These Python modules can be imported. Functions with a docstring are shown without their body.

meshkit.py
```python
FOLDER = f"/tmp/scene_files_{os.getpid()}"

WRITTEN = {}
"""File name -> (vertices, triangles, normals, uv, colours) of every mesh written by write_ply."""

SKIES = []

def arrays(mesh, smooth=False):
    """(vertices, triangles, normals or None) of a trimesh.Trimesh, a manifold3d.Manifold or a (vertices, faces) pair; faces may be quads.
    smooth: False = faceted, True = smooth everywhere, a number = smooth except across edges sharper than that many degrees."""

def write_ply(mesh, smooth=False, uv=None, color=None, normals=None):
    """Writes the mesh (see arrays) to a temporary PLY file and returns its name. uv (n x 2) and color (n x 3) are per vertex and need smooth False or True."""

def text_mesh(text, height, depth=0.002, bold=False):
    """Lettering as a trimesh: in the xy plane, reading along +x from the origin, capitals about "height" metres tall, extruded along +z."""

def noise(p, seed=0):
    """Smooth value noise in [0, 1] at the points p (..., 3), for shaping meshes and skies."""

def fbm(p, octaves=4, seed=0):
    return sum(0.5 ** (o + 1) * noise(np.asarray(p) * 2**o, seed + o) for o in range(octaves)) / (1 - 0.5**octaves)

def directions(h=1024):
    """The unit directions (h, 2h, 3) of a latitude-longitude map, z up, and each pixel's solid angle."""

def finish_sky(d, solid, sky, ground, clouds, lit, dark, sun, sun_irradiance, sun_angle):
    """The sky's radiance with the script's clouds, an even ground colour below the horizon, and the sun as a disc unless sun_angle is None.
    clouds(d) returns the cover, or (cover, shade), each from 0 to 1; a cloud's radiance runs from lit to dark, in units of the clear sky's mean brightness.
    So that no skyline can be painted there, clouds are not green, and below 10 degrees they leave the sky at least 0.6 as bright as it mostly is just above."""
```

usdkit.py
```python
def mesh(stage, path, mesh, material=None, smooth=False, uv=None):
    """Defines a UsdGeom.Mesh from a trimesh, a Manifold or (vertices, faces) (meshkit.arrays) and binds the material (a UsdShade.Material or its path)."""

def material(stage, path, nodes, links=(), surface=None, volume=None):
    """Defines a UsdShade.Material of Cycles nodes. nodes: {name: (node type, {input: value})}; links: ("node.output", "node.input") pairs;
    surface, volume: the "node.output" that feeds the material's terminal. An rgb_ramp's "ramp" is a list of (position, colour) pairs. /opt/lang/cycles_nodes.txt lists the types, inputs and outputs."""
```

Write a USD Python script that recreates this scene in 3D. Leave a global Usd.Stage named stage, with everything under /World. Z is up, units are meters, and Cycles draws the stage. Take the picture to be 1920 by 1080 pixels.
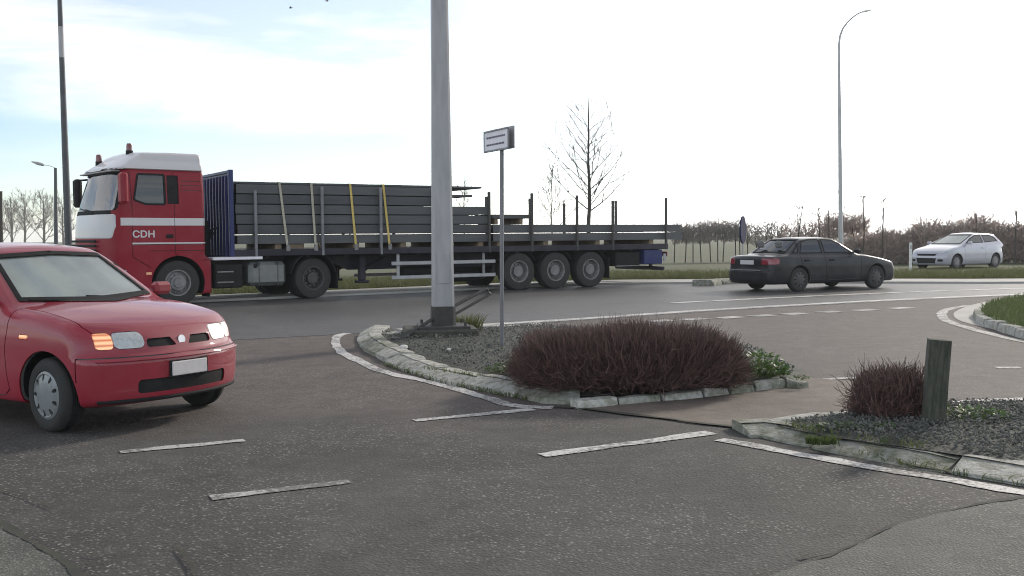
import math, random
import numpy as np
import trimesh, shapely
import manifold3d as m3
from shapely.geometry import Polygon, LineString, Point, box as sbox
from shapely import affinity
from scipy.interpolate import PchipInterpolator
from pxr import Usd, UsdGeom, UsdLux, UsdShade, Gf, Sdf, Vt
import usdkit, meshkit

stage = Usd.Stage.CreateInMemory()
UsdGeom.SetStageUpAxis(stage, UsdGeom.Tokens.z)
UsdGeom.SetStageMetersPerUnit(stage, 1.0)
UsdGeom.Xform.Define(stage, '/World')
UsdGeom.Scope.Define(stage, '/World/Looks')

# ------------------------------------------------------------------ camera, sky, sun
FOC, CAM_H, PITCH, ROLL = 1900.0, 1.45, math.atan(95 / 1900.0), math.radians(0.5)
EXPOSURE = 0.16
SUN_AZ, SUN_EL = math.radians(42), math.radians(24)
SKY_STRENGTH, SUN_INTENSITY, SUN_ANGLE = 0.15, 0.75, 6.0

_f = np.array([0, math.cos(PITCH), -math.sin(PITCH)])
_u0 = np.array([0, math.sin(PITCH), math.cos(PITCH)])
_r0 = np.array([1.0, 0, 0])
_r = _r0 * math.cos(ROLL) - _u0 * math.sin(ROLL)
_u = _u0 * math.cos(ROLL) + _r0 * math.sin(ROLL)
cam = UsdGeom.Camera.Define(stage, '/World/camera')
cam.CreateHorizontalApertureAttr(36.0)
cam.CreateVerticalApertureAttr(20.25)
cam.CreateFocalLengthAttr(36.0 * FOC / 1920.0)
cam.CreateClippingRangeAttr(Gf.Vec2f(0.05, 20000.0))
cam.CreateExposureAttr(EXPOSURE)
M = Gf.Matrix4d(*_r, 0, *_u, 0, *(-_f), 0, 0, 0, CAM_H, 1)
cam.AddTransformOp().Set(M)

sun_dir = np.array([math.sin(SUN_AZ) * math.cos(SUN_EL), math.cos(SUN_AZ) * math.cos(SUN_EL), math.sin(SUN_EL)])
dome = UsdLux.DomeLight.Define(stage, '/World/sky')
sky_mat = usdkit.material(stage, '/World/Looks/sky_look', {
    'sky': ('sky_texture', {'sky_type': 'single_scattering', 'sun_disc': False, 'sun_elevation': SUN_EL, 'sun_rotation': SUN_AZ, 'air_density': 1.0, 'aerosol_density': 0.35, 'altitude': 20.0, 'ozone_density': 3.4}),
    'tc': ('texture_coordinate', {}),
    'map': ('mapping', {'scale': (1.6, 1.6, 7.0), 'location': (0.0, 0.6, 1.21)}),
    'n': ('noise_texture', {'scale': 1.5, 'detail': 6.0, 'roughness': 0.55, 'distortion': 0.35}),
    'ramp': ('rgb_ramp', {'ramp': [(0.0, (.34, .34, .34)), (0.43, (0.38, 0.38, 0.38)), (0.56, (0.85, 0.85, 0.85)), (1.0, (1, 1, 1))]}),
    # thin bright cloud thickens towards the side where the sun stands
    'dot': ('vector_math', {'math_type': 'dot_product', 'vector2': tuple(sun_dir)}),
    'near': ('map_range', {'range_type': 'smoothstep', 'from_min': 0.56, 'from_max': 0.86, 'to_min': 0.0, 'to_max': 0.92, 'clamp': True}),
    # the deck ends in a clear strip above the horizon
    'sxyz': ('separate_xyz', {}),
    'edge': ('math', {'math_type': 'multiply_add', 'value2': 0.07}),
    'low': ('map_range', {'range_type': 'smoothstep', 'from_min': 0.135, 'from_max': 0.175, 'to_min': 0.2, 'to_max': 1.0, 'clamp': True}),
    'deck': ('math', {'math_type': 'multiply'}),
    'cover': ('math', {'math_type': 'maximum', 'use_clamp': True}),
    'bw': ('rgb_to_bw', {}),
    'lift': ('math', {'math_type': 'multiply_add', 'value2': 1.45, 'value3': 2.4}),
    'cl': ('combine_color', {}),
    'mix': ('mix', {'mix_type': 'mix'}),
    'bg': ('background_shader', {'strength': SKY_STRENGTH}),
}, [('tc.generated', 'map.vector'), ('map.vector', 'n.vector'), ('n.fac', 'ramp.fac'), ('tc.generated', 'dot.vector1'), ('dot.value', 'near.value'),
    ('ramp.color', 'deck.value1'), ('tc.generated', 'sxyz.vector'), ('n.fac', 'edge.value1'), ('sxyz.z', 'edge.value3'), ('edge.value', 'low.value'), ('low.result', 'deck.value2'), ('deck.value', 'cover.value1'), ('near.result', 'cover.value2'), ('cover.value', 'mix.fac'), ('sky.color', 'bw.color'), ('bw.val', 'lift.value1'),
    ('lift.value', 'cl.r'), ('lift.value', 'cl.g'), ('lift.value', 'cl.b'), ('sky.color', 'mix.color1'), ('cl.color', 'mix.color2'), ('mix.color', 'bg.color')], surface='bg.background')
UsdShade.MaterialBindingAPI.Apply(dome.GetPrim()).Bind(sky_mat)
dome.GetPrim().SetCustomDataByKey('kind', 'structure')
dome.GetPrim().SetCustomDataByKey('label', 'pale cyan sky with bright thin white cloud')
dome.GetPrim().SetCustomDataByKey('category', 'sky')

sun = UsdLux.DistantLight.Define(stage, '/World/sun')
sun.CreateIntensityAttr(SUN_INTENSITY)
sun.CreateAngleAttr(SUN_ANGLE)
sun.CreateNormalizeAttr(True)
sun.CreateColorAttr(Gf.Vec3f(1.0, 0.91, 0.79))
_z = sun_dir
_x = np.cross([0, 0, 1.0], _z); _x /= np.linalg.norm(_x)
_y = np.cross(_z, _x)
sun.AddTransformOp().Set(Gf.Matrix4d(*_x, 0, *_y, 0, *_z, 0, 0, 0, 0, 1))

# ------------------------------------------------------------------ helpers
def G(px, py, z=0.0):
    """the point of the horizontal plane at height z that a measured spot of the photograph belongs to"""
    d = _f + (px - 960) / FOC * _r + (540 - py) / FOC * _u
    t = (z - CAM_H) / d[2]
    return np.array([d[0] * t, d[1] * t, z])

_count = {}
def numbered(parent, name):
    k = (parent, name)
    n = _count.get(k, 0)
    _count[k] = n + 1
    return f'{parent}/{name}' if n == 0 else f'{parent}/{name}_{n:03d}'

def tag(prim, label=None, cat=None, group=None, kind=None):
    for k, v in (('label', label), ('category', cat), ('group', group), ('kind', kind)):
        if v:
            prim.SetCustomDataByKey(k, v)

def thing(name, label=None, cat=None, loc=(0, 0, 0), rz=0.0, group=None, kind=None, parent='/World', rx=0.0, ry=0.0):
    path = numbered(parent, name)
    x = UsdGeom.Xform.Define(stage, path)
    if any(loc):
        x.AddTranslateOp().Set(Gf.Vec3d(*map(float, loc)))
    if rz:
        x.AddRotateZOp().Set(float(rz))
    if ry:
        x.AddRotateYOp().Set(float(ry))
    if rx:
        x.AddRotateXOp().Set(float(rx))
    tag(x.GetPrim(), label, cat, group, kind)
    return path

def part(parent, name, mesh, material, smooth=30, label=None, kind=None):
    path = numbered(parent, name)
    if isinstance(mesh, list):
        mesh = cat(mesh)
    usdkit.mesh(stage, path, mesh, material, smooth=smooth)
    tag(stage.GetPrimAtPath(path), label, None, None, kind)
    return path

def solo(name, mesh, material, label, category, group=None, kind=None, smooth=30):
    path = numbered('/World', name)
    if isinstance(mesh, list):
        mesh = cat(mesh)
    usdkit.mesh(stage, path, mesh, material, smooth=smooth)
    tag(stage.GetPrimAtPath(path), label, category, group, kind)
    return path

def struct(name, mesh, material, parent='/World', smooth=False):
    path = numbered(parent, name)
    if isinstance(mesh, list):
        mesh = cat(mesh)
    usdkit.mesh(stage, path, mesh, material, smooth=smooth)
    if parent == '/World':
        tag(stage.GetPrimAtPath(path), kind='structure')
    return path

def copy_of(src, name, label, category, loc, rz=0.0, group=None, scale=None):
    path = numbered('/World', name)
    x = UsdGeom.Xform.Define(stage, path)
    p = x.GetPrim()
    p.GetReferences().AddInternalReference(Sdf.Path(src))
    p.SetInstanceable(True)
    x.ClearXformOpOrder()
    x.AddTranslateOp(UsdGeom.XformOp.PrecisionDouble, 'p').Set(Gf.Vec3d(*map(float, loc)))
    x.AddRotateZOp(UsdGeom.XformOp.PrecisionFloat, 'q').Set(float(rz))
    if scale:
        x.AddScaleOp(UsdGeom.XformOp.PrecisionFloat, 's').Set(Gf.Vec3f(*map(float, scale)))
    tag(p, label, category, group)
    return path

def curves(parent, name, lines, widths, material, kind=None, label=None):
    """lines: (n, k, 3) array; widths: per point (n, k)"""
    path = numbered(parent, name)
    c = UsdGeom.BasisCurves.Define(stage, path)
    L = np.asarray(lines, np.float32)
    c.CreateTypeAttr('linear')
    c.CreatePointsAttr(Vt.Vec3fArray.FromNumpy(np.ascontiguousarray(L.reshape(-1, 3))))
    c.CreateCurveVertexCountsAttr(Vt.IntArray.FromNumpy(np.full(len(L), L.shape[1], np.int32)))
    c.CreateWidthsAttr(Vt.FloatArray.FromNumpy(np.ascontiguousarray(np.broadcast_to(widths, L.shape[:2]).astype(np.float32).ravel())))
    c.SetWidthsInterpolation('vertex')
    UsdShade.MaterialBindingAPI.Apply(c.GetPrim()).Bind(material)
    tag(c.GetPrim(), label, None, None, kind)
    return path

def as_tm(m):
    if hasattr(m, 'to_mesh'):
        q = m.to_mesh()
        return trimesh.Trimesh(np.array(q.vert_properties[:, :3]), np.array(q.tri_verts), process=False)
    return m

def cat(ms):
    return trimesh.util.concatenate([as_tm(m) for m in ms])

def mf(t):
    return m3.Manifold(m3.Mesh(vert_properties=np.asarray(t.vertices, np.float32), tri_verts=np.asarray(t.faces, np.uint32)))

def bx(x0, x1, y0, y1, z0, z1, c=0.0):
    """box with chamfered edges"""
    if c <= 0:
        b = trimesh.creation.box([x1 - x0, y1 - y0, z1 - z0])
        b.apply_translation([(x0 + x1) / 2, (y0 + y1) / 2, (z0 + z1) / 2])
        return b
    c = min(c, (x1 - x0) * .45, (y1 - y0) * .45, (z1 - z0) * .45)
    pts = []
    for sx in (0, 1):
        for sy in (0, 1):
            for sz in (0, 1):
                X, Y, Z = (x0, x1)[sx], (y0, y1)[sy], (z0, z1)[sz]
                ix, iy, iz = (c, -c)[sx], (c, -c)[sy], (c, -c)[sz]
                pts += [(X, Y + iy, Z + iz), (X + ix, Y, Z + iz), (X + ix, Y + iy, Z)]
    return trimesh.convex.convex_hull(np.array(pts))

def tube(pts, rad, sides=8, cap=True):
    p = np.asarray(pts, float)
    n = len(p)
    rad = np.broadcast_to(rad, (n,)).astype(float)
    t = np.gradient(p, axis=0)
    t /= np.linalg.norm(t, axis=1, keepdims=True) + 1e-12
    ref = np.array([0, 0, 1.0]) if abs(t[:, 2].mean()) < .9 else np.array([1.0, 0, 0])
    a = np.cross(t, ref); a /= np.linalg.norm(a, axis=1, keepdims=True) + 1e-12
    b = np.cross(t, a)
    ang = np.arange(sides) * 2 * np.pi / sides
    v = p[:, None] + rad[:, None, None] * (np.cos(ang)[None, :, None] * a[:, None] + np.sin(ang)[None, :, None] * b[:, None])
    v = v.reshape(-1, 3)
    f = []
    for i in range(n - 1):
        for j in range(sides):
            k = (j + 1) % sides
            q = (i * sides + j, i * sides + k, (i + 1) * sides + k, (i + 1) * sides + j)
            f += [(q[0], q[2], q[1]), (q[0], q[3], q[2])]
    if cap:
        for i, flip in ((0, False), (n - 1, True)):
            v = np.vstack([v, p[i]])
            c = len(v) - 1
            for j in range(sides):
                k = (j + 1) % sides
                tri = (c, i * sides + j, i * sides + k)
                f.append(tri if not flip else (c, i * sides + k, i * sides + j))
    m = trimesh.Trimesh(v, np.array(f), process=False)
    if m.volume < 0:
        m.invert()
    return m

def cyl(p0, p1, r, sides=16):
    return tube([p0, p1], r, sides)

def prism(poly, axis, a, b):
    """a polygon drawn across the given axis (x: (y,z), y: (x,z), z: (x,y)) pushed from a to b along it"""
    if not isinstance(poly, (Polygon, shapely.MultiPolygon)):
        poly = Polygon(poly)
    poly = shapely.orient_polygons(poly) if hasattr(shapely, 'orient_polygons') else poly
    out = []
    for g in getattr(poly, 'geoms', [poly]):
        t = trimesh.creation.extrude_polygon(g, b - a, engine='earcut')
        v = np.array(t.vertices)
        v[:, 2] += a
        if axis == 'x':
            v = v[:, [2, 0, 1]]
        elif axis == 'y':
            v = np.stack([v[:, 0], v[:, 2], v[:, 1]], 1)
        t = trimesh.Trimesh(v, t.faces, process=True)
        if t.volume < 0:
            t.invert()
        out.append(t)
    return out[0] if len(out) == 1 else trimesh.util.concatenate(out)

def sheet(poly, z, thick=None):
    """flat sheet of a polygon at height z"""
    out = []
    for g in getattr(poly, 'geoms', [poly]):
        v, f = trimesh.creation.triangulate_polygon(g, engine='earcut')
        v = np.c_[v, np.full(len(v), z)]
        t = trimesh.Trimesh(v, f, process=False)
        if len(t.faces) and t.face_normals[:, 2].mean() < 0:
            t.invert()
        out.append(t)
    return trimesh.util.concatenate(out)

def ribbon(pts, width, z, wob=0.0, rng=None):
    """strip of given width along a 2d path"""
    ls = LineString([tuple(p[:2]) for p in pts])
    poly = ls.buffer(width / 2, cap_style='flat', join_style='round')
    return poly

def rrect(x0, y0, x1, y1, r, q=4):
    return sbox(x0 + r, y0 + r, x1 - r, y1 - r).buffer(r, quad_segs=q)

def lathe(profile, sides=32, axis='y'):
    """(radius, height) profile turned about an axis through the origin"""
    t = trimesh.creation.revolve(np.asarray(profile, float), sections=sides)
    v = np.array(t.vertices)
    if axis == 'y':
        v = v[:, [0, 2, 1]]
    elif axis == 'x':
        v = v[:, [2, 0, 1]]
    t = trimesh.Trimesh(v, t.faces, process=False)
    if t.volume < 0:
        t.invert()
    return t

def moved(m, x=0, y=0, z=0, rz=0, rx=0, ry=0):
    m = as_tm(m).copy()
    T = trimesh.transformations
    A = T.rotation_matrix(math.radians(rz), [0, 0, 1]) @ T.rotation_matrix(math.radians(ry), [0, 1, 0]) @ T.rotation_matrix(math.radians(rx), [1, 0, 0])
    A[:3, 3] = (x, y, z)
    m.apply_transform(A)
    return m

# ------------------------------------------------------------------ smooth bodies from a distance-like function
def smax(a, b, k):
    h = np.clip(0.5 - 0.5 * (b - a) / k, 0, 1)
    return b + (a - b) * h + k * h * (1 - h)

def smin(a, b, k):
    return -smax(-a, -b, k)

def body_levels(F, lo, hi, h, levels):
    """closed smooth surfaces F = level (surface nets, then pulled onto the surface)"""
    lo, hi = np.array(lo, float), np.array(hi, float)
    n = np.ceil((hi - lo) / h).astype(int) + 1
    ax = [lo[i] + h * np.arange(n[i]) for i in range(3)]
    V0 = F(*np.meshgrid(*ax, indexing='ij'))
    out = []
    for level in levels:
        V = V0 - level
        I = V < 0
        cs = tuple(k - 1 for k in n)
        cnt, acc = np.zeros(cs), np.zeros(cs + (3,))
        sl = lambda o, d: tuple(slice(o[i], o[i] + cs[i]) for i in range(3))
        for d in range(3):
            for a in (0, 1):
                for b in (0, 1):
                    o = [0, 0, 0]
                    e = [i for i in range(3) if i != d]
                    o[e[0]], o[e[1]] = a, b
                    o2 = list(o); o2[d] = 1
                    v1, v2 = V[sl(o, d)], V[sl(o2, d)]
                    cr = (v1 < 0) != (v2 < 0)
                    t = np.where(cr, v1 / np.where(cr, v1 - v2, 1), 0)
                    cnt += cr
                    for i in range(3):
                        acc[..., i] += cr * (t if i == d else o[i])
        act = cnt > 0
        idx = -np.ones(cs, int)
        idx[act] = np.arange(act.sum())
        cell = np.stack(np.meshgrid(*[np.arange(k) for k in cs], indexing='ij'), -1)[act]
        P = lo + h * (cell + acc[act] / cnt[act][:, None])
        faces = []
        for d in range(3):
            a, b = [i for i in range(3) if i != d]
            s1 = [slice(None)] * 3; s2 = [slice(None)] * 3
            s1[d], s2[d] = slice(0, n[d] - 1), slice(1, n[d])
            cr = I[tuple(s1)] != I[tuple(s2)]
            g = np.argwhere(cr)
            g = g[(g[:, a] > 0) & (g[:, b] > 0) & (g[:, a] < n[a] - 1) & (g[:, b] < n[b] - 1)]
            ins = I[tuple(s1)][tuple(g.T)]
            q = []
            for da, db in ((-1, -1), (0, -1), (0, 0), (-1, 0)):
                c = g.copy(); c[:, a] += da; c[:, b] += db
                q.append(idx[tuple(c.T)])
            q = np.stack(q, 1)
            flip = ins if d != 1 else ~ins
            q = np.where(flip[:, None], q, q[:, ::-1])
            faces += [q[:, [0, 1, 2]], q[:, [0, 2, 3]]]
        f = np.vstack(faces)
        e = 1e-3
        for _ in range(3):
            x, y, z = P.T
            v = F(x, y, z) - level
            g = np.stack([F(x + e, y, z) - F(x - e, y, z), F(x, y + e, z) - F(x, y - e, z), F(x, y, z + e) - F(x, y, z - e)], 1) / (2 * e)
            st = v[:, None] * g / np.maximum((g ** 2).sum(1, keepdims=True), .25)
            ln = np.linalg.norm(st, axis=1, keepdims=True)
            P = P - st * np.minimum(1, 0.4 * h / np.maximum(ln, 1e-9))
        t = trimesh.Trimesh(P, f, process=False)
        if t.volume < 0:
            t.invert()
        out.append(mf(t))
    return out

# ------------------------------------------------------------------ materials
LOOK = {}
def mat(name, c1, c2=None, scale=6.0, rough=0.5, metal=0.0, coat=0.0, bump=0.0, bscale=60.0, spec=0.5, lo=0.35, hi=0.65, detail=5.0, world=False, rvar=0.0, stretch=None, coat_rough=0.05):
    c2 = c2 or tuple(x * 0.8 for x in c1)
    nodes = {'tc': ('texture_coordinate', {}), 'geo': ('geometry', {}),
             'n': ('noise_texture', {'scale': scale, 'detail': detail, 'roughness': 0.6}),
             'r': ('rgb_ramp', {'ramp': [(0.0, c1), (lo, c1), (hi, c2), (1.0, c2)]}),
             'p': ('principled_bsdf', {'roughness': rough, 'metallic': metal, 'coat_weight': coat, 'coat_roughness': coat_rough, 'specular_ior_level': spec})}
    src = 'geo.position' if world else 'tc.object'
    links = [('n.fac', 'r.fac'), ('r.color', 'p.base_color')]
    if stretch:
        nodes['m'] = ('mapping', {'scale': stretch})
        links += [(src, 'm.vector'), ('m.vector', 'n.vector')]
    else:
        links += [(src, 'n.vector')]
    if rvar:
        nodes['rm'] = ('map_range', {'from_min': 0.3, 'from_max': 0.7, 'to_min': max(rough - rvar, 0.02), 'to_max': min(rough + rvar, 1.0), 'clamp': True})
        links += [('n.fac', 'rm.value'), ('rm.result', 'p.roughness')]
    if bump:
        nodes['bn'] = ('noise_texture', {'scale': bscale, 'detail': 4.0, 'roughness': 0.65})
        nodes['b'] = ('bump', {'strength': 1.0, 'distance': bump})
        links += [(src, 'bn.vector'), ('bn.fac', 'b.height'), ('b.normal', 'p.normal')]
    LOOK[name] = usdkit.material(stage, f'/World/Looks/{name}', nodes, links, surface='p.BSDF')
    return LOOK[name]

def glass_mat(name, tint, refl=1.0, ior=1.5, rough=0.01):
    LOOK[name] = usdkit.material(stage, f'/World/Looks/{name}', {
        'f': ('fresnel', {'IOR': ior}), 't': ('transparent_bsdf', {'color': tint}), 'g': ('glossy_bsdf', {'color': (refl, refl, refl), 'roughness': rough}),
        'm': ('mix_closure', {})}, [('f.fac', 'm.fac'), ('t.BSDF', 'm.closure1'), ('g.BSDF', 'm.closure2')], surface='m.closure')
    return LOOK[name]

def dusty_glass_mat(name, tint, ior, rough, dust, film):
    LOOK[name] = usdkit.material(stage, f'/World/Looks/{name}', {
        'f': ('fresnel', {'IOR': ior}), 't': ('transparent_bsdf', {'color': tint}), 'g': ('glossy_bsdf', {'roughness': rough, 'color': (1, 1, 1)}),
        'm': ('mix_closure', {}), 'd': ('diffuse_bsdf', {'color': dust}), 'tr': ('translucent_bsdf', {'color': dust}), 'dt': ('mix_closure', {'fac': .5}),
        'tc': ('texture_coordinate', {}), 'n': ('noise_texture', {'scale': 2.5, 'detail': 5.0}), 'r': ('map_range', {'from_min': .3, 'from_max': .7, 'to_min': film * .6, 'to_max': film * 1.4}), 'm2': ('mix_closure', {})},
        [('f.fac', 'm.fac'), ('t.BSDF', 'm.closure1'), ('g.BSDF', 'm.closure2'), ('d.BSDF', 'dt.closure1'), ('tr.BSDF', 'dt.closure2'), ('tc.object', 'n.vector'), ('n.fac', 'r.value'), ('r.result', 'm2.fac'),
         ('m.closure', 'm2.closure1'), ('dt.closure', 'm2.closure2')], surface='m2.closure')

def asphalt_mat(name, base, base2, stone, red=None, cell=75.0, amount=0.35, rough=0.85, big=0.35, red_from=None):
    """coarse road surface: light chips in a dark binder, worn and stained in large patches"""
    nodes = {'geo': ('geometry', {}),
             'v': ('voronoi_texture', {'feature': 'f1', 'scale': cell}),
             'vb': ('rgb_to_bw', {}),
             'chip': ('rgb_ramp', {'ramp': [(0.0, (0, 0, 0)), (1 - amount - .02, (0, 0, 0)), (1 - amount + .08, (.45, .45, .45)), (1.0, (1, 1, 1))]}),
             'edge': ('map_range', {'from_min': 0.30, 'from_max': 0.62, 'to_min': 1.0, 'to_max': 0.0, 'clamp': True}),
             'mask': ('math', {'math_type': 'multiply'}),
             'pn': ('noise_texture', {'scale': 0.55, 'detail': 5.0, 'roughness': 0.55, 'distortion': 0.6}),
             'pr': ('map_range', {'range_type': 'smoothstep', 'from_min': 0.36, 'from_max': 0.62, 'to_min': 0.12, 'to_max': 1.25, 'clamp': True}),
             'mask2': ('math', {'math_type': 'multiply', 'use_clamp': True}),
             'n1': ('noise_texture', {'scale': big, 'detail': 6.0, 'roughness': 0.6, 'distortion': 0.4}),
             'n2': ('noise_texture', {'scale': 4.0, 'detail': 9.0, 'roughness': 0.7}),
             'r1': ('rgb_ramp', {'ramp': [(0.0, base), (0.36, base), (0.62, base2), (1.0, base2)]}),
             'r2': ('rgb_ramp', {'ramp': [(0.0, (.62, .62, .62)), (0.38, (.82, .82, .82)), (0.62, (1.15, 1.15, 1.15)), (1.0, (1.4, 1.4, 1.4))]}),
             'mul': ('mix', {'mix_type': 'multiply', 'fac': 1.0}),
             'mixc': ('mix', {'mix_type': 'mix', 'color2': stone}),
             'b': ('bump', {'strength': 0.7, 'distance': 0.0045}),
             'p': ('principled_bsdf', {'roughness': rough, 'specular_ior_level': 0.35})}
    links = [('geo.position', 'v.vector'), ('v.color', 'vb.color'), ('vb.val', 'chip.fac'), ('v.distance', 'edge.value'), ('chip.color', 'mask.value1'), ('edge.result', 'mask.value2'),
             ('geo.position', 'n1.vector'), ('geo.position', 'n2.vector'), ('n1.fac', 'r1.fac'), ('n2.fac', 'r2.fac'), ('r1.color', 'mul.color1'), ('r2.color', 'mul.color2'),
             ('geo.position', 'pn.vector'), ('pn.fac', 'pr.value'), ('pr.result', 'mask2.value2'), ('mask.value', 'mask2.value1'), ('mask2.value', 'mixc.fac'), ('mixc.color', 'p.base_color'), ('v.distance', 'b.height'), ('b.normal', 'p.normal')]
    if red:
        nodes['sx'] = ('separate_xyz', {})
        nodes['wob'] = ('noise_texture', {'scale': 0.9, 'detail': 4.0})
        nodes['sum'] = ('math', {'math_type': 'multiply_add', 'value2': 2.4})
        nodes['rr'] = ('map_range', {'range_type': 'smoothstep', 'from_min': red_from[0] + 1.2, 'from_max': red_from[1] + 1.2, 'to_min': 0.0, 'to_max': 0.85, 'clamp': True})
        nodes['redmix'] = ('mix', {'mix_type': 'mix', 'color2': red})
        links += [('geo.position', 'sx.vector'), ('geo.position', 'wob.vector'), ('wob.fac', 'sum.value1'), ('sx.y', 'sum.value3'), ('sum.value', 'rr.value'),
                  ('r1.color', 'redmix.color1'), ('rr.result', 'redmix.fac')]
        links = [l for l in links if l[1] != 'mul.color1'] + [('redmix.color', 'mul.color1')]
    links.append(('mul.color', 'mixc.color1'))
    LOOK[name] = usdkit.material(stage, f'/World/Looks/{name}', nodes, links, surface='p.BSDF')

def paint_mark_mat(name, col, under, worn=0.5):
    """road paint, chipped so that the asphalt shows"""
    LOOK[name] = usdkit.material(stage, f'/World/Looks/{name}', {
        'geo': ('geometry', {}), 'n': ('noise_texture', {'scale': 26.0, 'detail': 8.0, 'roughness': 0.75}), 'n2': ('noise_texture', {'scale': 2.2, 'detail': 3.0}),
        'add': ('math', {'math_type': 'multiply_add', 'value2': 0.5}),
        'r': ('rgb_ramp', {'ramp': [(0.0, under), (worn - .05 + .25, under), (worn + .05 + .25, col), (1.0, col)]}),
        'b': ('bump', {'strength': 0.6, 'distance': 0.004}),
        'p': ('principled_bsdf', {'roughness': 0.7})},
        [('geo.position', 'n.vector'), ('geo.position', 'n2.vector'), ('n2.fac', 'add.value1'), ('n.fac', 'add.value3'), ('add.value', 'r.fac'), ('r.color', 'p.base_color'), ('n.fac', 'b.height'), ('b.normal', 'p.normal')], surface='p.BSDF')

def leaf_mat(name, c1, c2, trans=0.3):
    LOOK[name] = usdkit.material(stage, f'/World/Looks/{name}', {
        'geo': ('geometry', {}), 'n': ('noise_texture', {'scale': 9.0, 'detail': 3.0}), 'r': ('rgb_ramp', {'ramp': [(0.0, c1), (0.35, c1), (0.65, c2), (1.0, c2)]}),
        'd': ('principled_bsdf', {'roughness': 0.55}), 't': ('translucent_bsdf', {}), 'm': ('mix_closure', {'fac': trans})},
        [('geo.position', 'n.vector'), ('n.fac', 'r.fac'), ('r.color', 'd.base_color'), ('r.color', 't.color'), ('d.BSDF', 'm.closure1'), ('t.BSDF', 'm.closure2')], surface='m.closure')

asphalt_mat('asphalt_near', (.037, .0345, .032), (.070, .066, .062), (.27, .255, .235), red=(.093, .076, .069), cell=62.0, amount=0.30, red_from=(7.3, 8.8))
asphalt_mat('asphalt_main', (.050, .048, .047), (.072, .069, .067), (.14, .135, .13), cell=60.0, amount=0.3, rough=0.5)
asphalt_mat('pavement_brown', (.115, .094, .080), (.145, .12, .10), (.22, .19, .165), cell=95.0, amount=0.3)
asphalt_mat('pavement_pale', (.068, .069, .060), (.105, .103, .092), (.25, .24, .22), cell=80.0, amount=0.35)
asphalt_mat('bed_soil', (.035, .038, .032), (.06, .063, .05), (.15, .15, .14), cell=55.0, amount=0.4, big=1.3)
paint_mark_mat('road_paint', (.50, .485, .465), (.14, .13, .122), 0.465)
paint_mark_mat('road_paint_worn', (.40, .385, .37), (.12, .113, .106), 0.51)
mat('joint_dark', (.022, .022, .018), (.045, .048, .03), 5.0, 0.95, world=True)
mat('kerb_concrete', (.44, .43, .40), (.24, .24, .195), 13.0, 0.85, bump=0.03, bscale=30.0, world=True, lo=.42, hi=.62)
mat('kerb_mossy', (.30, .30, .27), (.13, .135, .09), 11.0, 0.9, bump=0.03, bscale=30.0, world=True, lo=.38, hi=.62)
mat('concrete_path', (.36, .35, .33), (.28, .27, .25), 0.8, 0.8, bump=0.004, bscale=30.0, world=True)
mat('field_grass', (.05, .068, .022), (.085, .08, .038), 0.35, 0.95, bump=0.05, bscale=6.0, world=True)
mat('verge_grass', (.07, .115, .025), (.10, .13, .04), 1.3, 0.9, bump=0.02, bscale=30.0, world=True)
leaf_mat('grass_blade', (.066, .098, .026), (.105, .125, .045))
leaf_mat('dry_blade', (.12, .12, .045), (.08, .10, .03))
leaf_mat('hedge_leaf', (.58, .47, .41), (.40, .32, .28), .55)
leaf_mat('weed_leaf', (.05, .11, .022), (.10, .15, .045), 0.25)
mat('pebble', (.125, .123, .112), (.052, .055, .046), 9.0, 0.8, world=True)
mat('pale_stone', (.62, .60, .57), (.5, .48, .45), 12.0, 0.7, bump=.004, world=True)
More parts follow.
